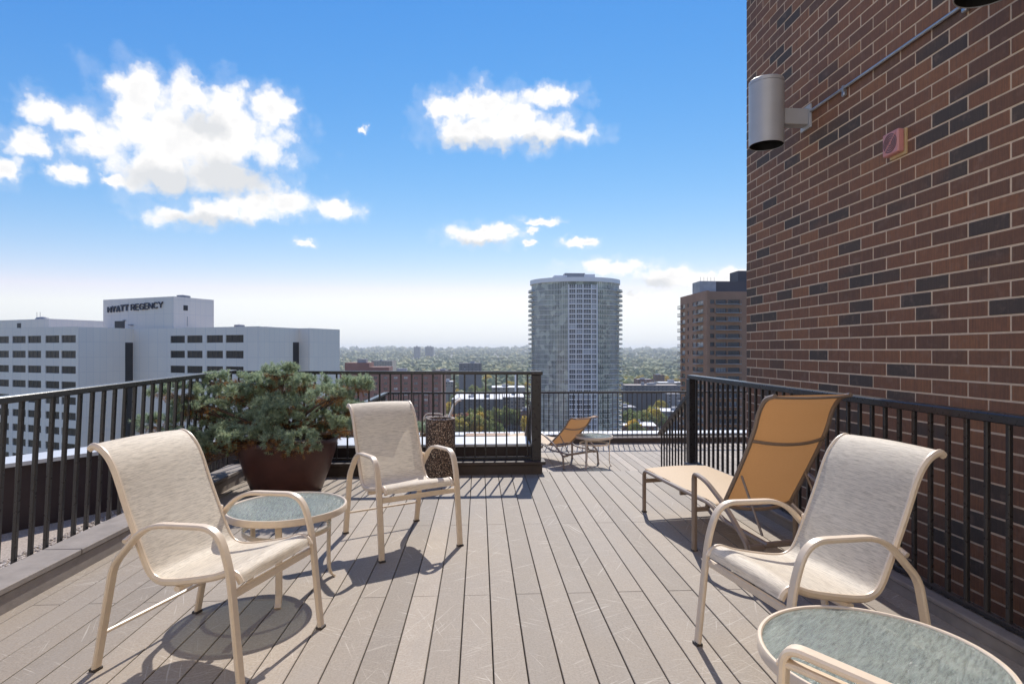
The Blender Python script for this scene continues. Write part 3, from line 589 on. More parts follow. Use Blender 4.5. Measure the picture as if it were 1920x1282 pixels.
def make_chaise(label, foot, rz, recline, z=0, back_len=.94, group='orange sling chaise longues'):
    """origin: foot end, centre line; +x runs to the head."""
    t = thing('chaise_longue', label, 'chaise', (foot.x, foot.y, z), rz, group)
    hw = .30; pv_ = 1.10; F = MT['taupe']
    for s in (1, -1):
        y = s * hw
        pth = fillet([(0, y, 0), (.0, y, .355), (.55, y, .335), (1.02, y, .325), (1.16, y, .255), (1.62, y, .235)], [.05, .2, .08, .08], 6)
        i0 = next(i for i, p in enumerate(pth) if p.z > .25)
        g0 = MB().sweep(pth[:i0 + 1], (0, 1, 0), .032, .022).build('leg', F, t, True); MB().sweep(pth[i0:], (0, 1, 0), .032, .022).build('side_rail', F, t, True)
        ya = s * (hw + .105)
        arm = fillet([(.98, ya, 0), (.98, ya, .535), (1.12, ya, .515), (1.36, ya, .395), (1.58, ya, .22), (1.60, ya, 0)], [.035, .1, .12, .05], 6)
        ia = next(i for i, p in enumerate(arm) if p.z > .45); ib = len(arm) - 1 - next(i for i, p in enumerate(reversed(arm)) if p.z > .19)
        g1 = MB().sweep(arm[:ia + 1], (0, 1, 0), .036, .034).build('leg', F, t, True); MB().sweep(arm[ia:ib + 1], (0, 1, 0), .036, .022).build('armrest', F, t, True); g2 = MB().sweep(arm[ib:], (0, 1, 0), .036, .022).build('leg', F, t, True)
        for (x, zz) in ((.98, .285), (1.585, .215)): MB().sweep([(x, y, zz), (x, ya, zz)], (0, 0, 1), .034, .022).build('arm_bracket', F, t)
        for x, yy, lg in ((0, y, g0), (.98, ya, g1), (1.60, ya, g2)): MB().cbox(x - .017, x + .017, yy - .019, yy + .019, -.0005, .012, .002).build('foot_glide', MT['glide'], lg)
    for x, zz in ((.012, .27), (.60, .305), (1.60, .23)): MB().sweep([(x, -hw, zz), (x, hw, zz)], (0, 0, 1), .036, .02).build('crossbar', F, t)
    def sheet(pr, hw_, name, par, sag=.012, cols=7):
        n = len(pr); vs = []
        for i, p in enumerate(pr):
            a, b = pr[max(i - 1, 0)], pr[min(i + 1, n - 1)]; nr = (b - a).normalized().cross(Vector((0, 1, 0)))
            for j in range(cols):
                u = j / (cols - 1) * 2 - 1; q = p + nr * (sag * (1 - u * u) * min(1, i / 3, (n - 1 - i) / 3)); vs.append((q.x, u * hw_, q.z))
        return MB().add(vs, [(i * cols + j, i * cols + j + 1, (i + 1) * cols + j + 1, (i + 1) * cols + j) for i in range(n - 1) for j in range(cols - 1)]).build(name, MT['orangeseat' if name == 'seat_sling' else 'orange'], par, True)
    sheet(catmull([(-.012, 0, .325), (.0, 0, .358), (.04, 0, .368), (.55, 0, .350), (1.0, 0, .340), (1.08, 0, .315)], 5), hw - .012, 'seat_sling', t)
    # backrest: own frame, bowed near the top
    ca, sa = math.cos(recline), math.sin(recline)
    def bp(l, off, y): return Vector((pv_ + l * ca - off * sa, y, .325 + l * sa + off * ca))
    pr = [(0, 0), (.25, 0), (.50, .005), (.66, .02), (.78, .045), (.88, .035), (.95, -.02)]
    pr = [(l * back_len / .94, o) for l, o in pr]
    for s in (1, -1): MB().sweep(catmull([bp(l, o, s * (hw - .035)) for l, o in pr], 5), (0, 1, 0), .030, .026, .35).build('back_rail', F, t, True)
    sheet(catmull([bp(l, o + .004, 0) for l, o in pr], 5), hw - .045, 'back_sling', t, sag=-.02)
    ym = hw - .04
    def bow(l, o, d): return [bp(l, o - d * (1 - u * u), u * ym) for u in (-1, -.6, -.2, .2, .6, 1)]
    MB().tube(catmull(bow(back_len * .62, .002, .045), 4), .011, 8).build('back_crossbar', F, t, True)
    MB().tube(catmull(bow(.02, -.01, .05), 4), .012, 8).build('back_crossbar', F, t, True)
    MB().tube(bow(back_len * 1.0, -.02, .012), .009, 8).build('back_crossbar', F, t, True)
    for s in (1, -1): MB().tube([bp(.30, -.015, s * (hw - .06)), (pv_ + .30 * ca + .22, s * (hw - .06), .245)], .008, 8).build('prop_rod', F, t, True)
    return t
hv = Vector((math.sin(R(13.5)), -math.cos(R(13.5)))); wv2 = Vector((math.cos(R(13.5)), math.sin(R(13.5))))
fc = Vector((1.144, 5.06)) + wv2 * .285
make_chaise('orange sling chaise longue with raised back beside the right railing', W(fc.x, fc.y), facing(hv.x, hv.y), R(57))
hv = Vector((.63, -.77)).normalized(); wv2 = Vector((.77, .63)).normalized(); fc = Vector((.583, 9.96)) - hv * 1.08 + wv2 * .30
make_chaise('orange sling chaise longue on the lower deck beyond the steps', W(fc.x, fc.y), facing(hv.x, hv.y), R(40), LOW, .78)
t = thing('wood_bench', 'low brown wooden bench on the lower deck seen through the railing', 'bench', W(-.45, 11.1, LOW), 0)
for j in range(4): MB().cbox(-.42, .42, -.17 + j * .09, -.09 + j * .09, .31, .34, .004).build('slat', MT['wood'], t)
for sx in (-1, 1):
    for sy in (-1, 1): MB().cbox(sx * .38 - .025, sx * .38 + .025, sy * .13 - .025, sy * .13 + .025, 0, .308, .004).build('leg', MT['wood'], t)
    MB().cbox(sx * .38 - .02, sx * .38 + .02, -.10, .10, .25, .30, .003).build('apron', MT['wood'], t)
# trash urn
t = thing('trash_urn', 'round exposed aggregate trash urn in front of the middle railing', 'trash urn', W(-.765, 6.33, 0))
MB().lathe([(0, 0), (.150, 0), (.156, .01), (.158, .62), (.154, .645), (.140, .655), (.124, .648), (.118, .60), (0, .60)], 48).build('body', MT['aggregate'], t, True)
mb = MB(); RU = random.Random(3)
for i in range(150):
    a = RU.random() * 6.283; r = RU.uniform(.122, .154); s = RU.uniform(.006, .011)
    mb.add([(r * math.cos(a) + v.x * s * 1.3, r * math.sin(a) + v.y * s, .652 + v.z * s * .8) for v in ico], icof)
stuff(mb.build('rim_pebble', MT['gravel'], t))
# small black floodlight on the deck behind the chaise
t = thing('floodlight', 'small black floodlight on the deck behind the orange chaise', 'floodlight', W(1.88, 6.05, 0), R(20))
MB().add([(-.10, -.05, .05), (.10, -.05, .05), (.10, .09, .08), (-.10, .09, .08), (-.10, -.02, .18), (.10, -.02, .18), (.09, .05, .20), (-.09, .05, .20)], [(3, 2, 1, 0), (4, 5, 6, 7), (0, 1, 5, 4), (1, 2, 6, 5), (2, 3, 7, 6), (3, 0, 4, 7)]).build('housing', MT['black'], t)
MB().sweep(fillet([(-.125, .02, .11), (-.125, .02, .01), (.125, .02, .01), (.125, .02, .11)], .02), (0, 1, 0), .03, .008).build('bracket', MT['black'], t)
# fallen leaf
t = tag(MB().add([(0, 0, .004), (.022, .012, .010), (.05, .004, .006), (.03, -.016, .012), (.012, -.012, .006), (.062, .002, .003)], [(0, 1, 2), (0, 2, 3), (0, 3, 4), (1, 2, 5)]).build('fallen_leaf', MT['yellowplate']), 'small pale fallen leaf on the deck by the right armchair', 'leaf'); t.location = W(.98, 2.41 + .93, 0.0); t.location = W(1.355, 3.41, .0)

# ------------------------------------------------------------------ potted spruces
def make_pot(label, pos, z=0, k=1.0):
    t = thing('plant_pot', label, 'pot', (pos.x, pos.y, z))
    prof = [(0, .0), (.315, 0), (.33, .012), (.40, .20), (.455, .38), (.475, .47), (.480, .50), (.472, .515), (.450, .512), (.440, .49), (.43, .44)]
    MB().lathe([(r * k, h * k) for r, h in prof], 64).build('body', MT['pot'], t, True)
    MB().lathe([(0, .455 * k), (.434 * k, .45 * k)], 48).build('soil', MT['soil'], t)
    return t
def tufts(centres, axes, lens, n_needle, nlen, rng, wid=.0016):
    """bottle-brush shoots of thin needles, one triangle each"""
    N = len(centres); c = np.repeat(centres, n_needle, 0); a = np.repeat(axes, n_needle, 0); L = np.repeat(lens, n_needle)[:, None]
    tt = rng.random((N * n_needle, 1)); base = c + a * (tt * L)
    rd = rng.normal(size=(N * n_needle, 3)); rd -= a * (rd * a).sum(1, keepdims=True); rd /= np.linalg.norm(rd, axis=1, keepdims=True) + 1e-9
    d = rd * .86 + a * (.35 + .5 * tt); d /= np.linalg.norm(d, axis=1, keepdims=True); ln = nlen * rng.uniform(.7, 1.15, (N * n_needle, 1)); tip = base + d * ln
    sd_ = np.cross(d, rng.normal(size=d.shape)); sd_ /= np.linalg.norm(sd_, axis=1, keepdims=True) + 1e-9
    v = np.stack([base - sd_ * wid, base + sd_ * wid, tip], 1).reshape(-1, 3); return v
def tri_mesh(name, v, mat, parent):
    me = bpy.data.meshes.new(name); n = len(v); me.vertices.add(n); me.vertices.foreach_set('co', v.astype(np.float32).ravel())
    me.loops.add(n); me.loops.foreach_set('vertex_index', np.arange(n, dtype=np.int32)); me.polygons.add(n // 3); me.polygons.foreach_set('loop_start', np.arange(0, n, 3, dtype=np.int32))
    me.update(calc_edges=True); me.materials.append(mat); return link(bpy.data.objects.new(name, me), parent)
def make_spruce(label, pos, z, pads, seed, dens=1.0, nl=.032):
    rng = np.random.default_rng(seed); t = thing('dwarf_spruce', label, 'spruce', (pos.x, pos.y, z))
    mb = MB(); root = Vector((0, 0, 0)); G = []; D = []; GA = []; DA = []
    mb.tube([(0, 0, -.02), (.02, 0, .10), (-.01, .02, .22)], [.05, .042, .03], 8)
    for (px, py, pz, rx, ry, rz_) in pads:
        c = Vector((px, py, pz)); st_ = Vector((px * .06, py * .06, .04 + .12 * random.random())); mid = st_.lerp(c, .55) + Vector((0, 0, -.05 if pz < .4 else .02))
        br = catmull([st_, mid, c + Vector((0, 0, -rz_ * .6))], 5); mb.tube(br, [.017 - .010 * i / len(br) for i in range(len(br))], 6)
        nsub = max(5, int(dens * 330 * (rx * ry + (rx + ry) * rz_ * .4)))
        for k in range(nsub):                                 # puffs of shoots over the dome of the pad
            a = rng.random() * 6.283; u = math.sqrt(rng.random()); h = math.sqrt(max(0, 1 - u * u)); cx = np.array([px + rx * u * math.cos(a), py + ry * u * math.sin(a), pz + rz_ * (h * rng.uniform(.55, 1.0) - .25)]); od = np.array([math.cos(a) * u, math.sin(a) * u, .55 + h * .6]); od /= np.linalg.norm(od); pr_ = rng.uniform(.028, .055)
            for q in range(9):
                ax = od * .75 + rng.normal(size=3) * .55; ax /= np.linalg.norm(ax); G.append(cx + ax * pr_ * rng.uniform(.1, .8)); GA.append(ax)
        for k in range(nsub * 3):                             # old brown shoots inside and underneath
            a = rng.random() * 6.283; u = math.sqrt(rng.random()) * .92; p = np.array([px + rx * u * math.cos(a), py + ry * u * math.sin(a), pz - rz_ * rng.uniform(.15, .95)]); ax = rng.normal(size=3) + np.array([0, 0, -.2]); ax /= np.linalg.norm(ax); D.append(p); DA.append(ax)
        for k in range(9):                                   # twigs fanning out
            a = rng.random() * 6.283; q = Vector((px + rx * .85 * math.cos(a), py + ry * .85 * math.sin(a), pz - rz_ * .2)); mb.tube([br[-4], br[-1].lerp(q, .45), q], [.006, .004, .002], 4, caps=False)
    mb.build('trunk', MT['bark'], t, True)
    G, GA, D, DA = map(np.array, (G, GA, D, DA))
    stuff(tri_mesh('foliage', tufts(G, GA, rng.uniform(.035, .065, len(G)), 44, nl, rng, .0026), MT['needle'], t))
    stuff(tri_mesh('dead_foliage', tufts(D, DA, rng.uniform(.03, .08, len(D)), 20, nl * .9, rng, .0017), MT['dead'], t))
    return t
PP = W(-2.22, 5.86); RS = random.Random(8); make_pot('wide dark brown pot holding the spruce at left', PP)
PADS = []
for (x, y_, w) in ((-.95, .26, .20), (-.72, .30, .22), (-.78, .55, .20), (-.60, .42, .24), (-.88, .03, .18), (-.62, .02, .20), (-.42, .22, .26), (-.36, .50, .26), (-.48, .66, .18), (-.12, .42, .28), (-.10, .66, .24), (-.18, .10, .22), (.10, .60, .28), (.02, .28, .25), (.16, .42, .28), (.30, .66, .2), (.34, .28, .26), (.38, .50, .26), (.55, .08, .20), (.58, .30, .24), (.62, .50, .20), (.78, .60, .19), (.90, .62, .10), (.74, .20, .2), (.10, .72, .2), (-.30, -.02, .18), (.32, .02, .18)):
    PADS.append((x, random.uniform(-.42, .30) * (1 - .35 * abs(x)), y_ + random.uniform(-.03, .03), w * random.uniform(.85, 1.1), w * random.uniform(.85, 1.15), w * .27))
for (x, y_, w) in ((-.80, .02, .17), (-.64, .12, .18), (-.5, .0, .18), (-.30, .14, .18), (-.12, .08, .15), (.08, .14, .17), (.24, .09, .14), (.42, .12, .16), (-.56, -.10, .14)): PADS.append((x, RS.uniform(-.52, -.36), y_ + RS.uniform(-.02, .02), w, w * .9, w * .42))
PADS = [((x - .16 if x < .3 else x - .13), y, z_ * .93 + .01, a * .95, b * .95, c * 1.1) for x, y, z_, a, b, c in PADS]
for k in range(6): PADS.append((random.uniform(-.6, .6), random.uniform(.15, .5), random.uniform(.0, .5), .2, .2, .08))
make_spruce('spreading blue-green dwarf spruce growing in the wide pot', PP, .455, PADS, 4)
P2 = W(-1.52, 9.6); make_pot('smaller dark pot on the lower deck behind the armchair', P2, LOW, .62)
make_spruce('small spruce on the lower deck behind the trash urn', P2, LOW + .285, [(random.uniform(-.3, .3), random.uniform(-.25, .25), random.uniform(.0, .42), .16, .16, .08) for k in range(9)], 9, .7)

# ------------------------------------------------------------------ far ground, woods, city
GZ = -70.0
def ridge(x, y): return 9 * math.sin(x * .0011 + 1.3) + 6 * math.sin(x * .0031 + y * .0007) + 4 * math.sin(x * .0083 + 2)
def ground_z(x, y):
    d = math.hypot(x, y); k = min(max((d - 1500) / 7600, 0), 1); k = k * k * (3 - 2 * k)
    return GZ + k * (66 + ridge(x, y))
mb = MB(); rr_ = [0, 60, 300, 600, 1000, 1500, 2000, 2600, 3300, 4100, 5000, 6000, 7000, 8000, 9000, 9800]; na = 96; vs = []; fs = []
for r in rr_:
    for q in range(na):
        a = 2 * math.pi * q / na; x, y = r * math.sin(a), r * math.cos(a); vs.append((x, y, ground_z(x, y)))
for i in range(len(rr_) - 1):
    for q in range(na): e = (q + 1) % na; fs.append((i * na + q, (i + 1) * na + q, (i + 1) * na + e, i * na + e))
structure(mb.add(vs, fs).build('ground', MT['ground'], smooth=True))
def strip(name, pts, w, z, mat):
    mb = MB(); pts = [Vector((p.x, p.y, 0)) for p in pts]; vs = []
    for i, p in enumerate(pts):
        d = (pts[min(i + 1, len(pts) - 1)] - pts[max(i - 1, 0)]).normalized(); n = Vector((-d.y, d.x, 0)) * w / 2; vs += [(p.x + n.x, p.y + n.y, z), (p.x - n.x, p.y - n.y, z)]
    return structure(mb.add(vs, [(2 * i, 2 * i + 1, 2 * i + 3, 2 * i + 2) for i in range(len(pts) - 1)]).build(name, mat))
strip('street', [W(-140, 470), W(0, 492), W(160, 505), W(330, 520)], 16, GZ + .06, MT['asphalt'])
strip('street', [W(118, 300), W(125, 700), W(150, 1300)], 14, GZ + .05, MT['asphalt'])
strip('parking_lot', [W(-50, 505), W(40, 510)], 30, GZ + .09, MT['greyroof'])
FOOT = []   # footprints that trees keep clear of
def facade(parent, p, q, z0, z1, cols, rows, mats, depth=.25, win='window', pane_mat=None, split=1, sill=False, proud=0.):
    """wall from p to q with real openings; the panes stand back as parts of their own. cols in metres from p, rows in z."""
    p, q = Vector((p.x, p.y, 0)), Vector((q.x, q.y, 0)); d = (q - p); L = d.length; d.normalize(); nin = Vector((-d.y, d.x, 0))
    us = sorted(set([0, L] + [u for c in cols for u in c])); zs = sorted(set([z0, z1] + [z for r in rows for z in r])); mb = MB()
    P = lambda u, z, k=0.: p + d * u + nin * k + Vector((0, 0, z))
    isw = lambda a, b, c, e: any(abs(a - x[0]) < 1e-6 and abs(b - x[1]) < 1e-6 for x in cols) and any(abs(c - y[0]) < 1e-6 and abs(e - y[1]) < 1e-6 for y in rows)
    shared = {}
    for i in range(len(us) - 1):
        for j in range(len(zs) - 1):
            a, b, c, e = us[i], us[i + 1], zs[j], zs[j + 1]
            if not isw(a, b, c, e): mb.quad(P(a, c), P(b, c), P(b, e), P(a, e)); continue
            mb.quad(P(a, c), P(a, e), P(a, e, depth), P(a, c, depth)); mb.quad(P(b, c), P(b, c, depth), P(b, e, depth), P(b, e)); mb.quad(P(a, c), P(a, c, depth), P(b, c, depth), P(b, c)); mb.quad(P(a, e), P(b, e), P(b, e, depth), P(a, e, depth))
            key = (round(b - a, 3), round(e - c, 3))
            if key not in shared:
                w, h = key; g = MB().box(-w / 2, w / 2, -.03, .03, 0, h, 0)
                for s_ in range(1, split): x = -w / 2 + w * s_ / split; g.box(x - .045, x + .045, -.06, -.031, 0, h, 1)
                g.box(-w / 2, w / 2, -.07, -.031, 0, .07, 1); shared[key] = g.mesh(win, [pane_mat, mats[1]])
            o = link(bpy.data.objects.new(win, shared[key]), parent); m_ = P((a + b) / 2, c, depth - .02); o.location = m_; o.rotation_euler = (0, 0, math.atan2(d.y, d.x))
    mb.build('facade', mats[0], parent)
def hull(parent, name, poly, z0, z1, mat, skip=()):
    n = len(poly); mb = MB()
    for i in range(n):
        if i in skip: continue
        a, b = poly[i], poly[(i + 1) % n]; mb.quad((a.x, a.y, z0), (b.x, b.y, z0), (b.x, b.y, z1), (a.x, a.y, z1))
    return mb.build(name, mat, parent)
def roof(parent, poly, z, mat, par=.5, name='roof'):
    mb = MB(); n = len(poly); mb.add([(a.x, a.y, z - par) for a in poly], [tuple(range(n))]); return mb.build(name, mat, parent)
# --- white hotel on the left: zig-zag plan of blank end walls and window walls
U = Vector((-math.sin(R(67)), math.cos(R(67)))); V = Vector((math.cos(R(67)), math.sin(R(67))))    # camera frame: along window walls to the left / end walls going away
def hitray(p, d, px):
    a = (px - 960) / 1110; s = (a * p[1] - p[0]) / (d[0] - a * d[1]); return Vector((p[0] + d[0] * s, p[1] + d[1] * s))
A0 = Vector(((146 - 960) / 1110 * 115, 115)); AL = A0 + U * 46
B0 = hitray(A0, V, 250); C0 = hitray(B0, -U, 487); D0 = hitray(C0, V, 561); E0 = hitray(D0, -U, 581); F0 = hitray(E0, V, 637)
hz = lambda py, zc: CAM_H + (656 - py) * zc / 1110
ZR = hz(612, 115)
hotel = thing('hotel', 'white hotel with rows of dark windows and rooftop sign', 'hotel', W(A0.x, A0.y, GZ)); hotel.location = (0, 0, 0)
w2 = lambda p: W(p.x, p.y)
zf = [ZR - 3.13 - 3.03 * k for k in range(22)]; rows = [(z, z + 1.45) for z in zf]
La = (AL - A0).length
uA = lambda px: La - (hitray(A0, U, px) - A0).length
colsA = sorted((uA(a), uA(b)) for a, b in ((115, 142), (85, 111), (52, 77), (23, 48), (-9, 16.5), (-38, -14), (-69, -45), (-98, -74)))
colsA = [c for c in colsA if c[0] > .3]
facade(hotel, w2(AL), w2(A0), GZ, ZR, colsA, rows, [MT['hotel'], MT['darkslot']], .22, pane_mat=MT['hotelglass'], split=3)
Lc = (C0 - B0).length; sc_ = Lc / (487 - 250.)
colsC = sorted((( a - 250) * sc_, (b - 250) * sc_) for a, b in ((325.3, 353.3), (357.5, 386.4), (394, 423.5), (428.5, 459.5)))
facade(hotel, w2(B0), w2(C0), GZ, ZR - .1, colsC, rows, [MT['hotel'], MT['darkslot']], .22, pane_mat=MT['hotelglass'], split=3)
back = [F0, F0 + U * 70 + V * 8, AL + V * 40, AL]
hull(hotel, 'end_wall', [w2(A0), w2(B0)], GZ, ZR - .05, MT['hotel'], skip=(1,)); hull(hotel, 'end_wall', [w2(C0), w2(D0)], GZ, ZR - .15, MT['hotel'], skip=(1,))
hull(hotel, 'return_wall', [w2(D0), w2(E0)], GZ, ZR - .15, MT['hotel'], skip=(1,)); hull(hotel, 'end_wall', [w2(E0), w2(F0)], GZ, ZR - .15, MT['hotel'], skip=(1,))
hull(hotel, 'unseen_rear_wall', [w2(p) for p in back], GZ, ZR - .2, MT['hotel'], skip=(3,))
roof(hotel, [w2(p) for p in (A0, B0, C0, D0, E0, F0, back[1], back[2], AL)], ZR, MT['greyroof'], .6)
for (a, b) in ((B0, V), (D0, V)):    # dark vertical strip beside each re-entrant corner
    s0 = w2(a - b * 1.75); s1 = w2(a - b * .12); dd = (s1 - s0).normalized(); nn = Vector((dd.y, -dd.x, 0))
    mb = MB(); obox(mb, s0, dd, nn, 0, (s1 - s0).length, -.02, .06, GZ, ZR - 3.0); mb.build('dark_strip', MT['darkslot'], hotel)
# penthouse with the sign
G0 = hitray(Vector((A0.x, A0.y)) + V * 9 + U * 0, -U, 325.5); G0 = hitray(B0 + V * 1.2, -U, 325.5); GL = hitray(G0, U, 193.5); GR = hitray(G0, V, 401)
ph = [w2(p) for p in (GL, G0, GR, GR + (GL - G0))]; ZP = hz(555.5, G0.y)
pent = hull(hotel, 'penthouse', ph, ZR - 1, ZP, MT['hotel']); roof(hotel, ph, ZP, MT['greyroof'], .2, 'penthouse_roof')
pd = (ph[1] - ph[0]); pl = pd.length; pd.normalize(); pn = Vector((pd.y, -pd.x, 0))
mb = MB(); obox(mb, ph[0], pd, pn, pl * .175, pl * .322, -.05, .04, ZR - .9, ZR + 1.72); mb.build('dark_door', MT['darkslot'], pent)
for px, py, w_ in ((236, 597, .4), (246, 606, 1.1)):
    mb = MB(); u0 = pl * (px - 193.5) / 132; obox(mb, ph[0], pd, pn, u0, u0 + w_, 0.05, .5, hz(py + 2, G0.y), hz(py, G0.y)); mb.build('wall_fitting', MT['equip'], pent)
pd2 = (ph[2] - ph[1]); pl2 = pd2.length; pd2.normalize(); pn2 = Vector((pd2.y, -pd2.x, 0))
mb = MB(); obox(mb, ph[1], pd2, pn2, pl2 * .23, pl2 * .335, -.05, .04, hz(583, G0.y + 4), hz(573.5, G0.y + 4)); mb.build('louvre', MT['darkslot'], pent)
mb = MB(); obox(mb, ph[1], pd2, pn2, pl2 * .32, pl2 * .325, .02, .1, hz(612, G0.y + 4), hz(594, G0.y + 4)); mb.build('wall_pipe', MT['equip'], pent)
# rooftop sign: raised letters, heavier first word
def letters(txt, bold):
    G = {'H': [((0, 0), (0, 1)), ((.8, 0), (.8, 1)), ((0, .5), (.8, .5))], 'Y': [((0, 1), (.42, .5)), ((.84, 1), (.42, .5)), ((.42, .5), (.42, 0))], 'A': [((0, 0), (.42, 1)), ((.84, 0), (.42, 1)), ((.15, .32), (.69, .32))],
         'T': [((0, 1), (.78, 1)), ((.39, 0), (.39, 1))], 'R': [((0, 0), (0, 1)), ((0, 1), (.5, 1)), ((.5, 1), (.68, .87)), ((.68, .87), (.68, .66)), ((.68, .66), (.5, .52)), ((0, .52), (.5, .52)), ((.4, .52), (.72, 0))],
         'E': [((0, 0), (0, 1)), ((0, 1), (.62, 1)), ((0, .52), (.55, .52)), ((0, 0), (.62, 0))], 'G': [((.85, .82), (.65, .97)), ((.65, .97), (.3, .97)), ((.3, .97), (.05, .72)), ((.05, .72), (.05, .28)), ((.05, .28), (.3, .03)), ((.3, .03), (.65, .03)), ((.65, .03), (.85, .15)), ((.85, .15), (.85, .48)), ((.85, .48), (.5, .48))],
         'N': [((0, 0), (0, 1)), ((0, 1), (.78, 0)), ((.78, 0), (.78, 1))], 'C': [((.82, .82), (.62, .97)), ((.62, .97), (.3, .97)), ((.3, .97), (.05, .72)), ((.05, .72), (.05, .28)), ((.05, .28), (.3, .03)), ((.3, .03), (.62, .03)), ((.62, .03), (.82, .18))]}
    out = []; x = 0
    for ch in txt:
        w = max(max(a[0], b[0]) for a, b in G[ch]); out.append((ch, x, G[ch])); x += w + (.30 if bold else .24)
    return out, x
sgn = thing('rooftop_sign', 'dark letters HYATT REGENCY on the white hotel penthouse', 'sign'); lh = (hz(571.3, G0.y) - hz(582.3, G0.y)); zb = hz(583.0, G0.y + 2)
ua, ub, uc = [pl * (px - 193.5) / 132 for px in (204.5, 246.0, 249.5)]; ud = pl * (309.5 - 193.5) / 132
for txt, u0, u1, th in (('HYATT', ua, ub, .30), ('REGENCY', uc, ud, .17)):
    gl, tot = letters(txt, th > .2); sx_ = (u1 - u0) / tot
    for ch, x, segs in gl:
        mb = MB()
        for i, (a, b) in enumerate(segs):
            pa = ph[0] + pd * (u0 + (x + a[0]) * sx_) + pn * (.16 + .004 * i) + Vector((0, 0, zb + a[1] * lh + (u0 + x * sx_) * .035)); pb = ph[0] + pd * (u0 + (x + b[0]) * sx_) + pn * (.16 + .004 * i) + Vector((0, 0, zb + b[1] * lh + (u0 + x * sx_) * .035))
            mb.sweep([pa, pb], pn, .24, th * 1.25, .1)
        mb.build('letter', MT['sign'], sgn)
# rooftop gear and the pale block behind at far left
for i, (px, py, zc, w_, h_) in enumerate(((449, 612, 132, 2.2, .9), (500, 613, 140, 4.6, .7), (342, 556, 128, 2.2, .6), (350, 557, 128, 1.5, .5))):
    base = (ZR if py > 600 else ZP) - .6; c = W((px - 960) / 1110 * zc, zc); MB().lathe([(0, base + h_ + .9), (w_ / 2, base + h_ + .7), (w_ / 2, base)], 16, 0, (c.x, c.y, 0)).build('roof_vent', MT['equip'], hotel, True)
LP = Vector(((92 - 960) / 1110 * 150, 150)); blk = thing('hotel_block', 'pale rooftop block behind the hotel at the far left', 'building')
lpoly = [w2(p) for p in (LP + U * 34, LP + U * 14, LP, LP + V * 14, LP + U * 34 + V * 14)]; zl = hz(597.5, 150)
hull(blk, 'wall', lpoly, GZ, zl, MT['hotel']); roof(blk, lpoly, zl, MT['greyroof'], .2)
ld = (lpoly[2] - lpoly[1]).normalized(); ln_ = Vector((ld.y, -ld.x, 0)); mb = MB(); obox(mb, lpoly[0], ld, ln_, 34 - 13.6, 34 - 11.9, -.05, .05, zl - 2.3, zl - .9); mb.build('dark_door', MT['darkslot'], blk)
cq = lpoly[1].lerp(lpoly[2], .55); MB().lathe([(0, zl + .9), (1.3, zl + .6), (1.9, zl - .3)], 16, 0, (cq.x, cq.y + 3, 0)).build('roof_vent', MT['equip'], blk, True)
for k in (0, 1): MB().tube([(cq.x + k * .8, cq.y + 1, zl), (cq.x + k * .8, cq.y + 1, zl + 1.9)], .05, 6).build('mast', MT['equip'], blk)
FOOT += [(A0.x - 20, A0.y + 20, 60)]

# --- round glass tower
TZ = 385.; TC = Vector(((1078 - 960) / 1110 * TZ, TZ)); TA, TB = 28.6, 22.0; FH = 3.08; ZTOP = hz(527, TZ - 20)
tower = thing('glass_tower', 'tall rounded glass apartment tower with white slabs and balconies', 'tower')
def tp(a, k=0., z=0.): return W(TC.x + (TA + k) * math.sin(a), TC.y - (TB + k) * math.cos(a), z)   # a=0 faces the camera, + to the right
def tang(px):  # plan angle seen at a given bearing on the near side
    lo_, hi_ = -1.45, 1.45
    for _ in range(40):
        mid = (lo_ + hi_) / 2; q = (TC.x + TA * math.sin(mid)) / (TC.y - TB * math.cos(mid)) * 1110 + 960
        if q < px: lo_ = mid
        else: hi_ = mid
    return lo_
def band(a0, a1, k0, k1, z0, z1, n=24):
    mb = MB(); vs = []
    for i in range(n + 1):
        a = a0 + (a1 - a0) * i / n
        for (k, z) in ((k0, z0), (k1, z0), (k1, z1), (k0, z1)): vs.append(tp(a, k, z))
    fs = [(i * 4 + q, i * 4 + (q + 1) % 4, i * 4 + 4 + (q + 1) % 4, i * 4 + 4 + q) for i in range(n) for q in range(4)]
    return mb.add(vs, fs + [(3, 2, 1, 0), (n * 4, n * 4 + 1, n * 4 + 2, n * 4 + 3)])
band(-math.pi, math.pi, -.6, -.3, GZ, ZTOP, 96).build('glass_skin', MT['towerglass'], tower, True)
pil = [tang(x) for x in (1066.5, 1080, 1093, 1109, 1119)]; aL, aR = tang(1066), tang(1119)
nfl = int((ZTOP - GZ) / FH)
slab_me = None
for k in range(nfl):
    z = ZTOP - 2.2 - k * FH
    if k > 0:
        if slab_me is None:
            mb = MB(); parts = [band(-2.3, aL, -.25, .12, 0, .22, 40), band(aL + .002, aR - .002, -.25, .3, 0, .75, 12), band(aR, 2.3, -.25, .55, 0, .26, 40), band(-2.2, tang(1003), .1, 1.9, .02, .22, 14), band(tang(1152), 2.2, .5, 2.2, .02, .24, 12)]
            for q in parts: mb.add(q.v, q.f)
            slab_me = mb.mesh('floor_slab', MT['towerwhite'])
        o = link(bpy.data.objects.new('floor_slab', slab_me), tower); o.location.z = z
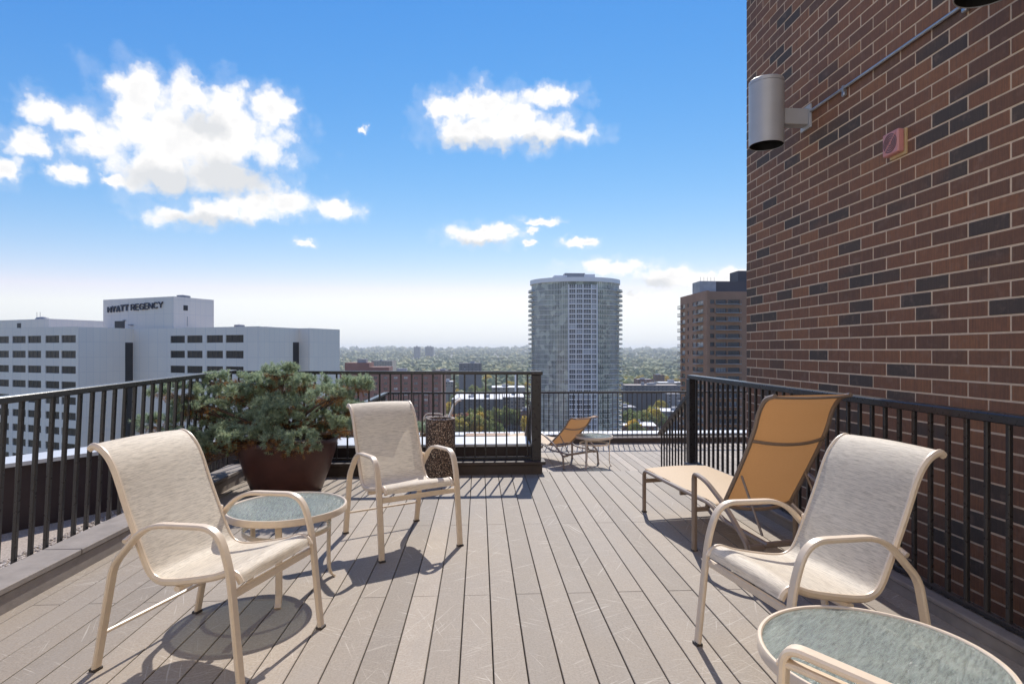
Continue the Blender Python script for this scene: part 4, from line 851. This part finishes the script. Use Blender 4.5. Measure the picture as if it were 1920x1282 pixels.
    # window bays between the piers
win_me = {}
for b in range(4):
    a0, a1 = pil[b] + .020, pil[b + 1] - .020; am = (a0 + a1) / 2
    q0, q1 = tp(a0, -.12), tp(a1, -.12); d = (q1 - q0); L = d.length; d.normalize()
    mb = MB().box(-L / 2, L / 2, -.05, .05, 0, FH - .95, 0)
    for s_ in range(1, 3): x = -L / 2 + L * s_ / 3; mb.box(x - .09, x + .09, -.12, -.051, 0, FH - .95, 1)
    mb.box(-L / 2, L / 2, -.11, -.051, .85, .98, 1); me = mb.mesh('window', [MT['farglass'], MT['towerwhite']])
    for k in range(int(nfl * .9)):
        o = link(bpy.data.objects.new('window', me), tower); c = q0.lerp(q1, .5); o.location = (c.x, c.y, ZTOP - 2.2 - (k + 1) * FH + .80); o.rotation_euler = (0, 0, math.atan2(d.y, d.x))
for a in pil: band(a - .011, a + .011, -.3, .45, GZ, ZTOP - 2.2, 2).build('pier', MT['towerwhite'], tower)
mb = MB()
for i in range(34):
    a = -1.5 + (aL + 1.5) * (i + .5) / 34; q = band(a - .0028, a + .0028, -.3, -.18, GZ, ZTOP, 1); mb.add(q.v, q.f)
for i in range(22):
    a = aR + (1.5 - aR) * (i + .5) / 22; q = band(a - .0035, a + .0035, -.3, -.12, GZ, ZTOP, 1); mb.add(q.v, q.f)
stuff(mb.build('mullion', MT['towerwhite'], tower))
mb = MB()
for k in range(1, nfl):
    z = ZTOP - 2.2 - k * FH
    for (a0, a1, kk_) in ((-2.2, tang(1003), 1.85), (tang(1152), 2.2, 2.1), (tang(1122), tang(1142), .5)):
        q = band(a0, a1, kk_ - .06, kk_, z + .3, z + 1.2, 8); mb.add(q.v, q.f)
stuff(mb.build('balcony_rail', MT['towerglass'], tower))
band(-math.pi, math.pi, -.7, .6, ZTOP - .4, ZTOP + 2.3, 96).build('crown', MT['towerwhite'], tower, True)
MB().add([tp(-math.pi + 2 * math.pi * i / 64, -.6, ZTOP + 1.6) for i in range(64)], [tuple(range(64))]).build('roof', MT['greyroof'], tower)
for (x0, x1, y0, h, mt) in ((1038, 1062, 512, 5.5, 'towerwhite'), (1058, 1096, 512, 7.6, 'equip'), (1094, 1114, 512, 6.6, 'towerwhite')):
    z1 = ZTOP + 1.5 + h * .75; zc = TZ; c0, c1 = W((x0 - 960) / 1110 * zc, zc), W((x1 - 960) / 1110 * zc, zc); MB().box(c0.x, c1.x, c0.y - 5 + h * .3, c0.y + 6, ZTOP + 1.5, z1).build('roof_house', MT[mt], tower)
FOOT.append((TC.x, TC.y, 36))

# --- brown brick high-rise at right
hr = thing('brick_highrise', 'brown brick apartment high-rise at right with dark balconies', 'building')
H0 = Vector(((1323 - 960) / 1110 * 192, 192)); gy = Vector((-SY, CY)); gx = Vector((CY, SY))      # street grid like the terrace
H1 = hitray(H0, gy, 1275.5); H2 = H0 + gx * 34; ZH = hz(545, 192)
L1 = (H1 - H0).length; hrows = [(ZH - 2.9 - 2.76 * k - 1.35, ZH - 2.9 - 2.76 * k) for k in range(31)]
px2u = lambda px: (hitray(H1, -gy, px) - H1).length
facade(hr, w2(H1), w2(H0), GZ, ZH, [(px2u(a), px2u(b)) for a, b in ((1278, 1284.5), (1288.7, 1291.5), (1298.2, 1304), (1306, 1318.5))], hrows, [MT['brownbrick'], MT['darkpent']], .3, pane_mat=MT['farglass'], split=2)
px2v = lambda px: (hitray(H0, gx, px) - H0).length
facade(hr, w2(H0), w2(H2), GZ, ZH - .2, [(px2v(a), px2v(b)) for a, b in ((1331.5, 1339.5), (1342, 1362), (1365, 1387), (1404, 1412), (1416, 1436))], hrows, [MT['brownbrick'], MT['darkpent']], .5, pane_mat=MT['farglass'], split=4)
hp = [w2(p) for p in (H1, H0, H2, H2 + (H1 - H0))]; hull(hr, 'wall', hp, GZ, ZH - .1, MT['brownbrick'], skip=(0, 1)); roof(hr, hp, ZH, MT['greyroof'], .4)
def bal(parent, p, d, nrm, u0, u1, z, mat):   # balcony: slab, rail, bars
    mb = MB(); obox(mb, p, d, nrm, u0, u1, 0.02, 1.3, z - .2, z); mb.build('balcony_slab', MT['equip'], parent)
    mb = MB(); obox(mb, p, d, nrm, u0, u1, 1.22, 1.30, z + .95, z + 1.05)
    k = u0
    while k < u1: obox(mb, p, d, nrm, k, k + .06, 1.24, 1.28, z, z + .95); k += .45
    stuff(mb.build('balcony_rail', mat, parent))
d1 = (w2(H0) - w2(H1)).normalized(); n1 = Vector((d1.y, -d1.x, 0)); d2 = (w2(H2) - w2(H0)).normalized(); n2_ = Vector((d2.y, -d2.x, 0))
for k in range(1, 22):
    z = ZH - 2.9 - 2.76 * k - 1.45 + 2.76
    bal(hr, w2(H1), d1, n1, px2u(1306), px2u(1319), z, MT['darkpent']); bal(hr, w2(H1), d1, n1, px2u(1276.5), px2u(1284.5), z, MT['darkpent'])
    bal(hr, w2(H0), d2, n2_, px2v(1341.5), px2v(1363.2), z, MT['darkpent']); bal(hr, w2(H0), d2, n2_, px2v(1364), px2v(1387.5), z, MT['darkpent'])
mb = MB(); obox(mb, w2(H0), d2, n2_, px2v(1323.2), px2v(1328.5), 0.01, .9, GZ, ZH - .05); mb.build('pier', MT['brownbrick'], hr)
cpt = w2(H0) + Vector((1.5, 9, 0)); MB().box(cpt.x, cpt.x + 5.6, cpt.y, cpt.y + 7, ZH - .3, ZH + 4.2).build('roof_house', MT['equip'], hr)
for k in range(5): MB().tube([(cpt.x + .4 + k * 1.2, cpt.y + .5, ZH + 4.2), (cpt.x + .4 + k * 1.2, cpt.y + .5, ZH + 5.6)], .06, 5).build('mast', MT['equip'], hr)
MB().box(cpt.x + 5.9, cpt.x + 34, cpt.y + 2, cpt.y + 14, ZH - .3, ZH + 4.4).build('roof_house', MT['darkpent'], hr); MB().box(cpt.x + 16, cpt.x + 30, cpt.y + 6, cpt.y + 13, ZH + 4.4, ZH + 8.6).build('roof_house', MT['darkpent'], hr)

# --- other buildings, each with openings on the walls that face the terrace
def building(name, label, pxl, pxr, pytop, zc, depth, floors, mats, cols, rot=0., roofmat='greyroof', fh=3.2, ww=1.6, wh=1.5, top_gear=1, zroof=None):
    a, b = Vector(((pxl - 960) / 1110 * zc, zc)), Vector(((pxr - 960) / 1110 * zc, zc)); zr = hz(pytop, zc) if zroof is None else zroof
    w_ = (b - a).length; dr = Vector((math.cos(rot), math.sin(rot))); nr = Vector((-dr.y, dr.x)); b = a + dr * w_; t = thing(name, label, 'building'); base = ground_z(*W(a.x, a.y).xy) - 1
    st = w_ / cols; cl = [(st * (i + .5) - min(ww, st * .7) / 2, st * (i + .5) + min(ww, st * .7) / 2) for i in range(cols)]
    rw = [(zr - 1.3 - fh * k - wh, zr - 1.3 - fh * k) for k in range(floors) if zr - 1.3 - fh * k - wh > base + .5]
    facade(t, w2(a), w2(b), base, zr, cl, rw, [MT[mats], MT['darkpent']], .2, pane_mat=MT['farglass'], split=2)
    poly = [w2(p) for p in (a, b, b + nr * depth, a + nr * depth)]; hull(t, 'wall', poly, base, zr, MT[mats], skip=(0,)); ro_ = roof(t, poly, zr, MT[roofmat], .5)
    RG = random.Random(int(pxl)); c = (poly[0] + poly[2]) / 2
    for k in range(top_gear):
        q = poly[0].lerp(poly[1], RG.uniform(.2, .8)).lerp(poly[3].lerp(poly[2], .5), RG.uniform(.3, .7)); s_ = RG.uniform(1.5, 4)
        MB().cbox(q.x - s_, q.x + s_, q.y - s_ * .7, q.y + s_ * .7, zr - .5, zr + RG.uniform(1.2, 2.6), .08).build('roof_unit', MT['equip'], ro_)
    m_ = a.lerp(b, .5) + nr * depth / 2; FOOT.append((m_.x, m_.y, max(w_, depth) * .62)); return t
b_ = building('apartment_block', 'mauve brown brick apartment block seen through the middle railing', 600, 827, 701, 300, 22, 20, 'mauvebrick', 12, fh=2.8, ww=1.9, wh=1.25)
for (x0, x1, py) in ((646, 692, 680), (692, 729, 688)):
    c0, c1 = W((x0 - 960) / 1110 * 303, 303), W((x1 - 960) / 1110 * 303, 303); MB().box(c0.x, c1.x - .1, c0.y + .5, c0.y + 14, hz(703, 300), hz(py, 303)).build('upper_storey', MT['mauvebrick'], b_)
c0 = W((670 - 960) / 1110 * 306, 306); MB().box(c0.x, c0.x + 4.6, c0.y, c0.y + 5, hz(681, 303), hz(673, 303)).build('roof_house', MT['equip'], b_)
building('office_block', 'wide dark grey block with a white roof beyond the middle railing', 846, 942, 748, 548, 70, 4, 'greywall', 9, .02, 'whiteroof', top_gear=3, ww=1.3)
building('office_block', 'light grey end block with white roof beside the wide grey block', 943, 984, 744, 556, 60, 5, 'tanwall', 6, .02, 'whiteroof')
building('office_block', 'dark grey square block standing up among the far trees', 861, 903, 681, 900, 40, 5, 'greywall', 6, .1)
building('house', 'red roofed low building among the trees left of the grey block', 810, 838, 693.5, 820, 30, 2, 'redwall', 5, -.1, 'greyroof')
building('office_block', 'pale institution far off behind the mauve brick block', 696, 735, 676, 1250, 60, 4, 'tanwall', 8, .05)
building('low_building', 'long grey low building beyond the far right railing', 1172, 1275, 722, 640, 30, 3, 'greywall', 14, -.03, 'tanwall', top_gear=3)
building('low_building', 'brown hip-roofed low building behind the long grey one', 1196, 1226, 711, 760, 26, 2, 'redwall', 5, .0)
building('low_building', 'white fronted low building at the foot of the brick high-rise', 1236, 1290, 717, 700, 30, 3, 'tanwall', 6, -.05, 'whiteroof')
building('low_building', 'small flat roofed brick block in front of the red tree', 1229, 1246, 702.5, 930, 16, 2, 'redwall', 3, .0, 'whiteroof')
building('low_building', 'brown low building with a bright white roof behind the far railing', 1168, 1232, 798, 470, 44, 3, 'redwall', 7, -.10, 'whiteroof', zroof=-58.5)
building('low_building', 'grey flat roofed row right of the round tower base', 1164, 1196, 763, 560, 26, 3, 'greywall', 5, .05)
building('low_building', 'grey block with rooftop units by the stair railing', 1240, 1300, 771, 540, 36, 3, 'greywall', 6, -.05, 'whiteroof', top_gear=4)
building('low_building', 'tall grey shed behind the far railing at right', 1250, 1296, 738, 600, 30, 4, 'greywall', 4, -.03, top_gear=0)
building('low_building', 'white roofed store among trees behind the end post', 922, 985, 726, 680, 40, 2, 'tanwall', 7, .03, 'whiteroof', top_gear=2)
building('low_building', 'small pale building right of the mauve brick block', 829, 850, 715, 700, 24, 2, 'tanwall', 4, .0, 'whiteroof')
building('low_building', 'purplish house seen at the edge of the end post', 976, 990, 770, 520, 14, 2, 'redwall', 3, .0)
for (x0, x1, lab) in ((776, 787, 'slim far tower, left one of a pair on the horizon'), (797, 812, 'wider far tower, right one of a pair on the horizon')):
    t = building('far_tower', lab, x0, x1, 650, 3600, 36, 14, 'fartower', 3, .0, fh=4, ww=4, wh=2, top_gear=0); zt = hz(650, 3600); q = W(((x0 + x1) / 2 - 960) / 1110 * 3600, 3600)
    for s_ in ((0,) if x0 < 790 else (-8, 8)): MB().box(q.x + s_ - 4, q.x + s_ + 4, q.y, q.y + 12, zt - 1, zt + 6).build('roof_house', MT['fartower'], t)
q = W((967 - 960) / 1110 * 640, 640); tag(MB().tube([(q.x, q.y, GZ), (q.x, q.y, GZ + 47)], [1.5, 1.1], 10).build('chimney', MT['towerwhite'], smooth=True), 'tall pale chimney among the trees behind the end post', 'chimney')
# parked cars by the street
def make_car(label, pos, rz, col):
    t = thing('parked_car', label, 'car', pos, rz, 'cars parked below the terrace'); mt = plain('car_paint', col, .3, .02, 2)
    prof = [(-2.2, .35), (-2.2, .85), (-1.5, .95), (-.9, 1.42), (.7, 1.42), (1.3, .95), (2.15, .82), (2.2, .35)]
    n = len(prof); vs = [(x, -.85, z) for x, z in prof] + [(x, .85, z) for x, z in prof]
    MB().add(vs, [tuple(range(n)), tuple(range(2 * n - 1, n - 1, -1))] + [(i, n + i, n + (i + 1) % n, (i + 1) % n) for i in range(n)]).build('body', mt, t)
    for s in (-1, 1):
        MB().add([(-1.3, s * .86, 1.0), (-.85, s * .86, 1.34), (.65, s * .86, 1.34), (1.1, s * .86, 1.0)], [(0, 1, 2, 3)]).build('side_window', MT['darkslot'], t)
        for x in (-1.35, 1.35): MB().tube([(x, s * .9, .33), (x, s * .68, .33)], .33, 12).build('wheel', MT['black'], t)
    return t
for i, (px, zc, rz, col, lab) in enumerate(((868, 520, .1, (.7, .7, .7), 'white parked car nearest the orange tree'), (893, 523, .1, (.5, .5, .52), 'silver parked car in the middle of the lot'), (927, 512, .1, (.05, .10, .35), 'blue parked car beyond the railing'), (948, 528, .1, (.75, .75, .74), 'white parked car near the end post'), (966, 530, .1, (.10, .10, .11), 'black parked car near the end post'))):
    make_car(lab, W((px - 960) / 1110 * zc, zc, GZ + .1), rz, col)

# --- trees
def crown_mesh(seed, mat, h, w, nc=46, per=34):
    rng = np.random.default_rng(seed); V_ = []
    for k in range(nc):
        d = rng.normal(size=3); d /= np.linalg.norm(d); r = rng.uniform(.45, 1.0); c = np.array([d[0] * w * r, d[1] * w * r, h * .62 + d[2] * h * .36 * r]); s = rng.uniform(.16, .30) * w
        p = rng.normal(size=(per, 3)); p /= np.linalg.norm(p, axis=1, keepdims=True); p *= rng.uniform(.6, 1.05, (per, 1)) * s; q = c + p
        a = rng.normal(size=(per, 3)); a /= np.linalg.norm(a, axis=1, keepdims=True); b = np.cross(a, p); b /= np.linalg.norm(b, axis=1, keepdims=True) + 1e-9; z_ = w * .085
        V_.append(np.stack([q + a * z_, q - a * z_ * .6 + b * z_, q - a * z_ * .6 - b * z_], 1).reshape(-1, 3))
    v = np.concatenate(V_); me = bpy.data.meshes.new('crown'); n = len(v); me.vertices.add(n); me.vertices.foreach_set('co', v.astype(np.float32).ravel()); me.loops.add(n); me.loops.foreach_set('vertex_index', np.arange(n, dtype=np.int32)); me.polygons.add(n // 3); me.polygons.foreach_set('loop_start', np.arange(0, n, 3, dtype=np.int32)); me.update(calc_edges=True); me.materials.append(mat); return me
def trunk_mesh(h, seed):
    rg = random.Random(seed); mb = MB().tube([(0, 0, 0), (.1, 0, h * .3), (0, .1, h * .62)], [.32, .24, .1], 7)
    for k in range(5):
        a = k * 1.3 + rg.random(); mb.tube([(.05, 0, h * (.26 + .05 * k)), (1.6 * math.cos(a), 1.6 * math.sin(a), h * (.48 + .05 * k)), (2.6 * math.cos(a), 2.6 * math.sin(a), h * (.62 + .05 * k))], [.13, .08, .03], 5)
    return mb.mesh('trunk', MT['bark'])
KINDS = []
for i, (mk, word) in enumerate((('leafgreen', 'green'), ('leafgreen', 'dark green'), ('leafgreen', 'olive green'), ('leafyellow', 'yellow'), ('leafyellow', 'golden'), ('leafrust', 'rust red'))):
    KINDS.append((crown_mesh(20 + i, MT[mk], 12, 4.6 + .5 * (i % 3)), trunk_mesh(12, i), word))
TREES = [(855, 500, 13, 4), (866, 496, 9, 4), (861, 490, 7, 3), (893, 524, 16, 2), (904, 528, 14, 0), (922, 526, 15, 2), (940, 530, 14, 0), (955, 526, 16, 2), (968, 530, 14, 0), (980, 528, 12, 1), (878, 526, 12, 0), (886, 530, 13, 3), (912, 532, 12, 2), (931, 532, 13, 3), (948, 534, 13, 0), (961, 533, 12, 2), (1212, 505, 15, 0), (1222, 512, 17, 3), (1236, 515, 13, 0), (1178, 500, 16, 1), (1186, 470, 13, 3), (1194, 455, 12, 1), (1248, 830, 18, 5), (1262, 800, 16, 3), (1255, 812, 14, 0), (1222, 775, 13, 3)]
RT = random.Random(21)
def clear(x, z, r=0): return all((x - a) ** 2 + (z - b) ** 2 > (c + r) ** 2 for a, b, c in FOOT)
n_try = 0
while len(TREES) < 215 and n_try < 6000:
    n_try += 1; px = RT.choice((RT.uniform(828, 992), RT.uniform(1150, 1292), RT.uniform(640, 1292))); zc = 455 * math.exp(RT.random() ** .8 * 1.05)
    if clear((px - 960) / 1110 * zc, zc, 3): TREES.append((px, zc, RT.uniform(9, 17), RT.choice((0, 0, 1, 2, 2, 2, 3, 3, 3, 4, 5))))
def zone(px): return 'left of the end post' if px < 992 else 'right of the round tower' if px > 1140 else 'beside the round tower'
def far(zc): return 'near' if zc < 560 else 'mid-distance' if zc < 850 else 'far'
TLAB = {3: 'yellow', 4: 'golden', 5: 'rust red', 0: 'green', 1: 'dark green', 2: 'olive'}
ORD = ['first', 'second', 'third', 'fourth', 'fifth', 'sixth', 'seventh', 'eighth', 'ninth', 'tenth', 'eleventh', 'twelfth', 'thirteenth', 'fourteenth', 'fifteenth', 'sixteenth', 'seventeenth', 'eighteenth', 'nineteenth', 'twentieth', 'twenty-first', 'twenty-second', 'twenty-third', 'twenty-fourth', 'twenty-fifth', 'twenty-sixth']
byk = {}
for i, (px, zc, h, k) in enumerate(TREES): byk.setdefault((k, far(zc), zone(px)), []).append((px, i))
rank = {i: (r, len(v)) for v in byk.values() for r, (_, i) in enumerate(sorted(v))}
for i, (px, zc, h, k) in enumerate(TREES):
    h *= 1.32; cme, tme, word = KINDS[k]; p = W((px - 960) / 1110 * zc, zc); r, n = rank[i]
    lab = f'{TLAB[k]} tree, {ORD[min(r, 25)]} from the left of the {far(zc)} ones {zone(px)}' if n > 1 else f'only {far(zc)} {TLAB[k]} tree {zone(px)}'
    t = thing('tree', lab, 'tree', (p.x, p.y, ground_z(p.x, p.y)), RT.random() * 6.3, f'{far(zc)} {TLAB[k]} trees {zone(px)}'); s = h / 12; t.scale = (s * RT.uniform(.9, 1.2), s * RT.uniform(.9, 1.2), s)
    link(bpy.data.objects.new('crown', cme), t); link(bpy.data.objects.new('trunk', tme), t)
# far woods: one mass of crowns out to the hills
nF = 9000; VV = []; FF = []; bv = np.array([tuple(v) for v in ico]); bf = np.array(icof); rng = np.random.default_rng(33); cnt = 0
for i in range(nF):
    zc = 760 * math.exp(rng.random() ** .9 * 2.5); px = rng.uniform(560, 1420) if zc < 3000 else rng.uniform(300, 1500); xc = (px - 960) / 1110 * zc
    if zc < 1500 and not clear(xc, zc, 4): continue
    p = W(xc, zc); r = (4.2 + zc * .0022) * rng.choice((.55, .75, 1.0, 1.3, 1.75), p=(.2, .25, .25, .2, .1)); v = bv * (1 + rng.uniform(-.38, .38, (len(bv), 1))) * np.array([r, r, r * .85]) + np.array([p.x, p.y, ground_z(p.x, p.y) + r * .75]); VV.append(v); FF.append(bf + cnt); cnt += len(bv)
me = bpy.data.meshes.new('far_woods'); VV = np.concatenate(VV); FF = np.concatenate(FF); me.from_pydata(VV.tolist(), [], FF.tolist()); me.materials.append(MT['forest']); me.update()
stuff(tag(link(bpy.data.objects.new('far_woods', me)), 'hazy autumn woods stretching to the low hills', 'woods'))
# --- haze in the air
hm = bpy.data.materials.new('haze_air'); hm.use_nodes = True; nt = hm.node_tree; nt.nodes.clear(); pvn = nt.nodes.new('ShaderNodeVolumePrincipled'); pvn.inputs['Color'].default_value = (.92, .955, 1, 1); pvn.inputs['Density'].default_value = .00010; pvn.inputs['Anisotropy'].default_value = .2
on = nt.nodes.new('ShaderNodeOutputMaterial'); nt.links.new(pvn.outputs[0], on.inputs['Volume'])
stuff(tag(MB().box(-10500, 10500, -10500, 10500, GZ - 12, 75).build('haze', hm), 'thin pale blue haze over the whole city', 'haze'))
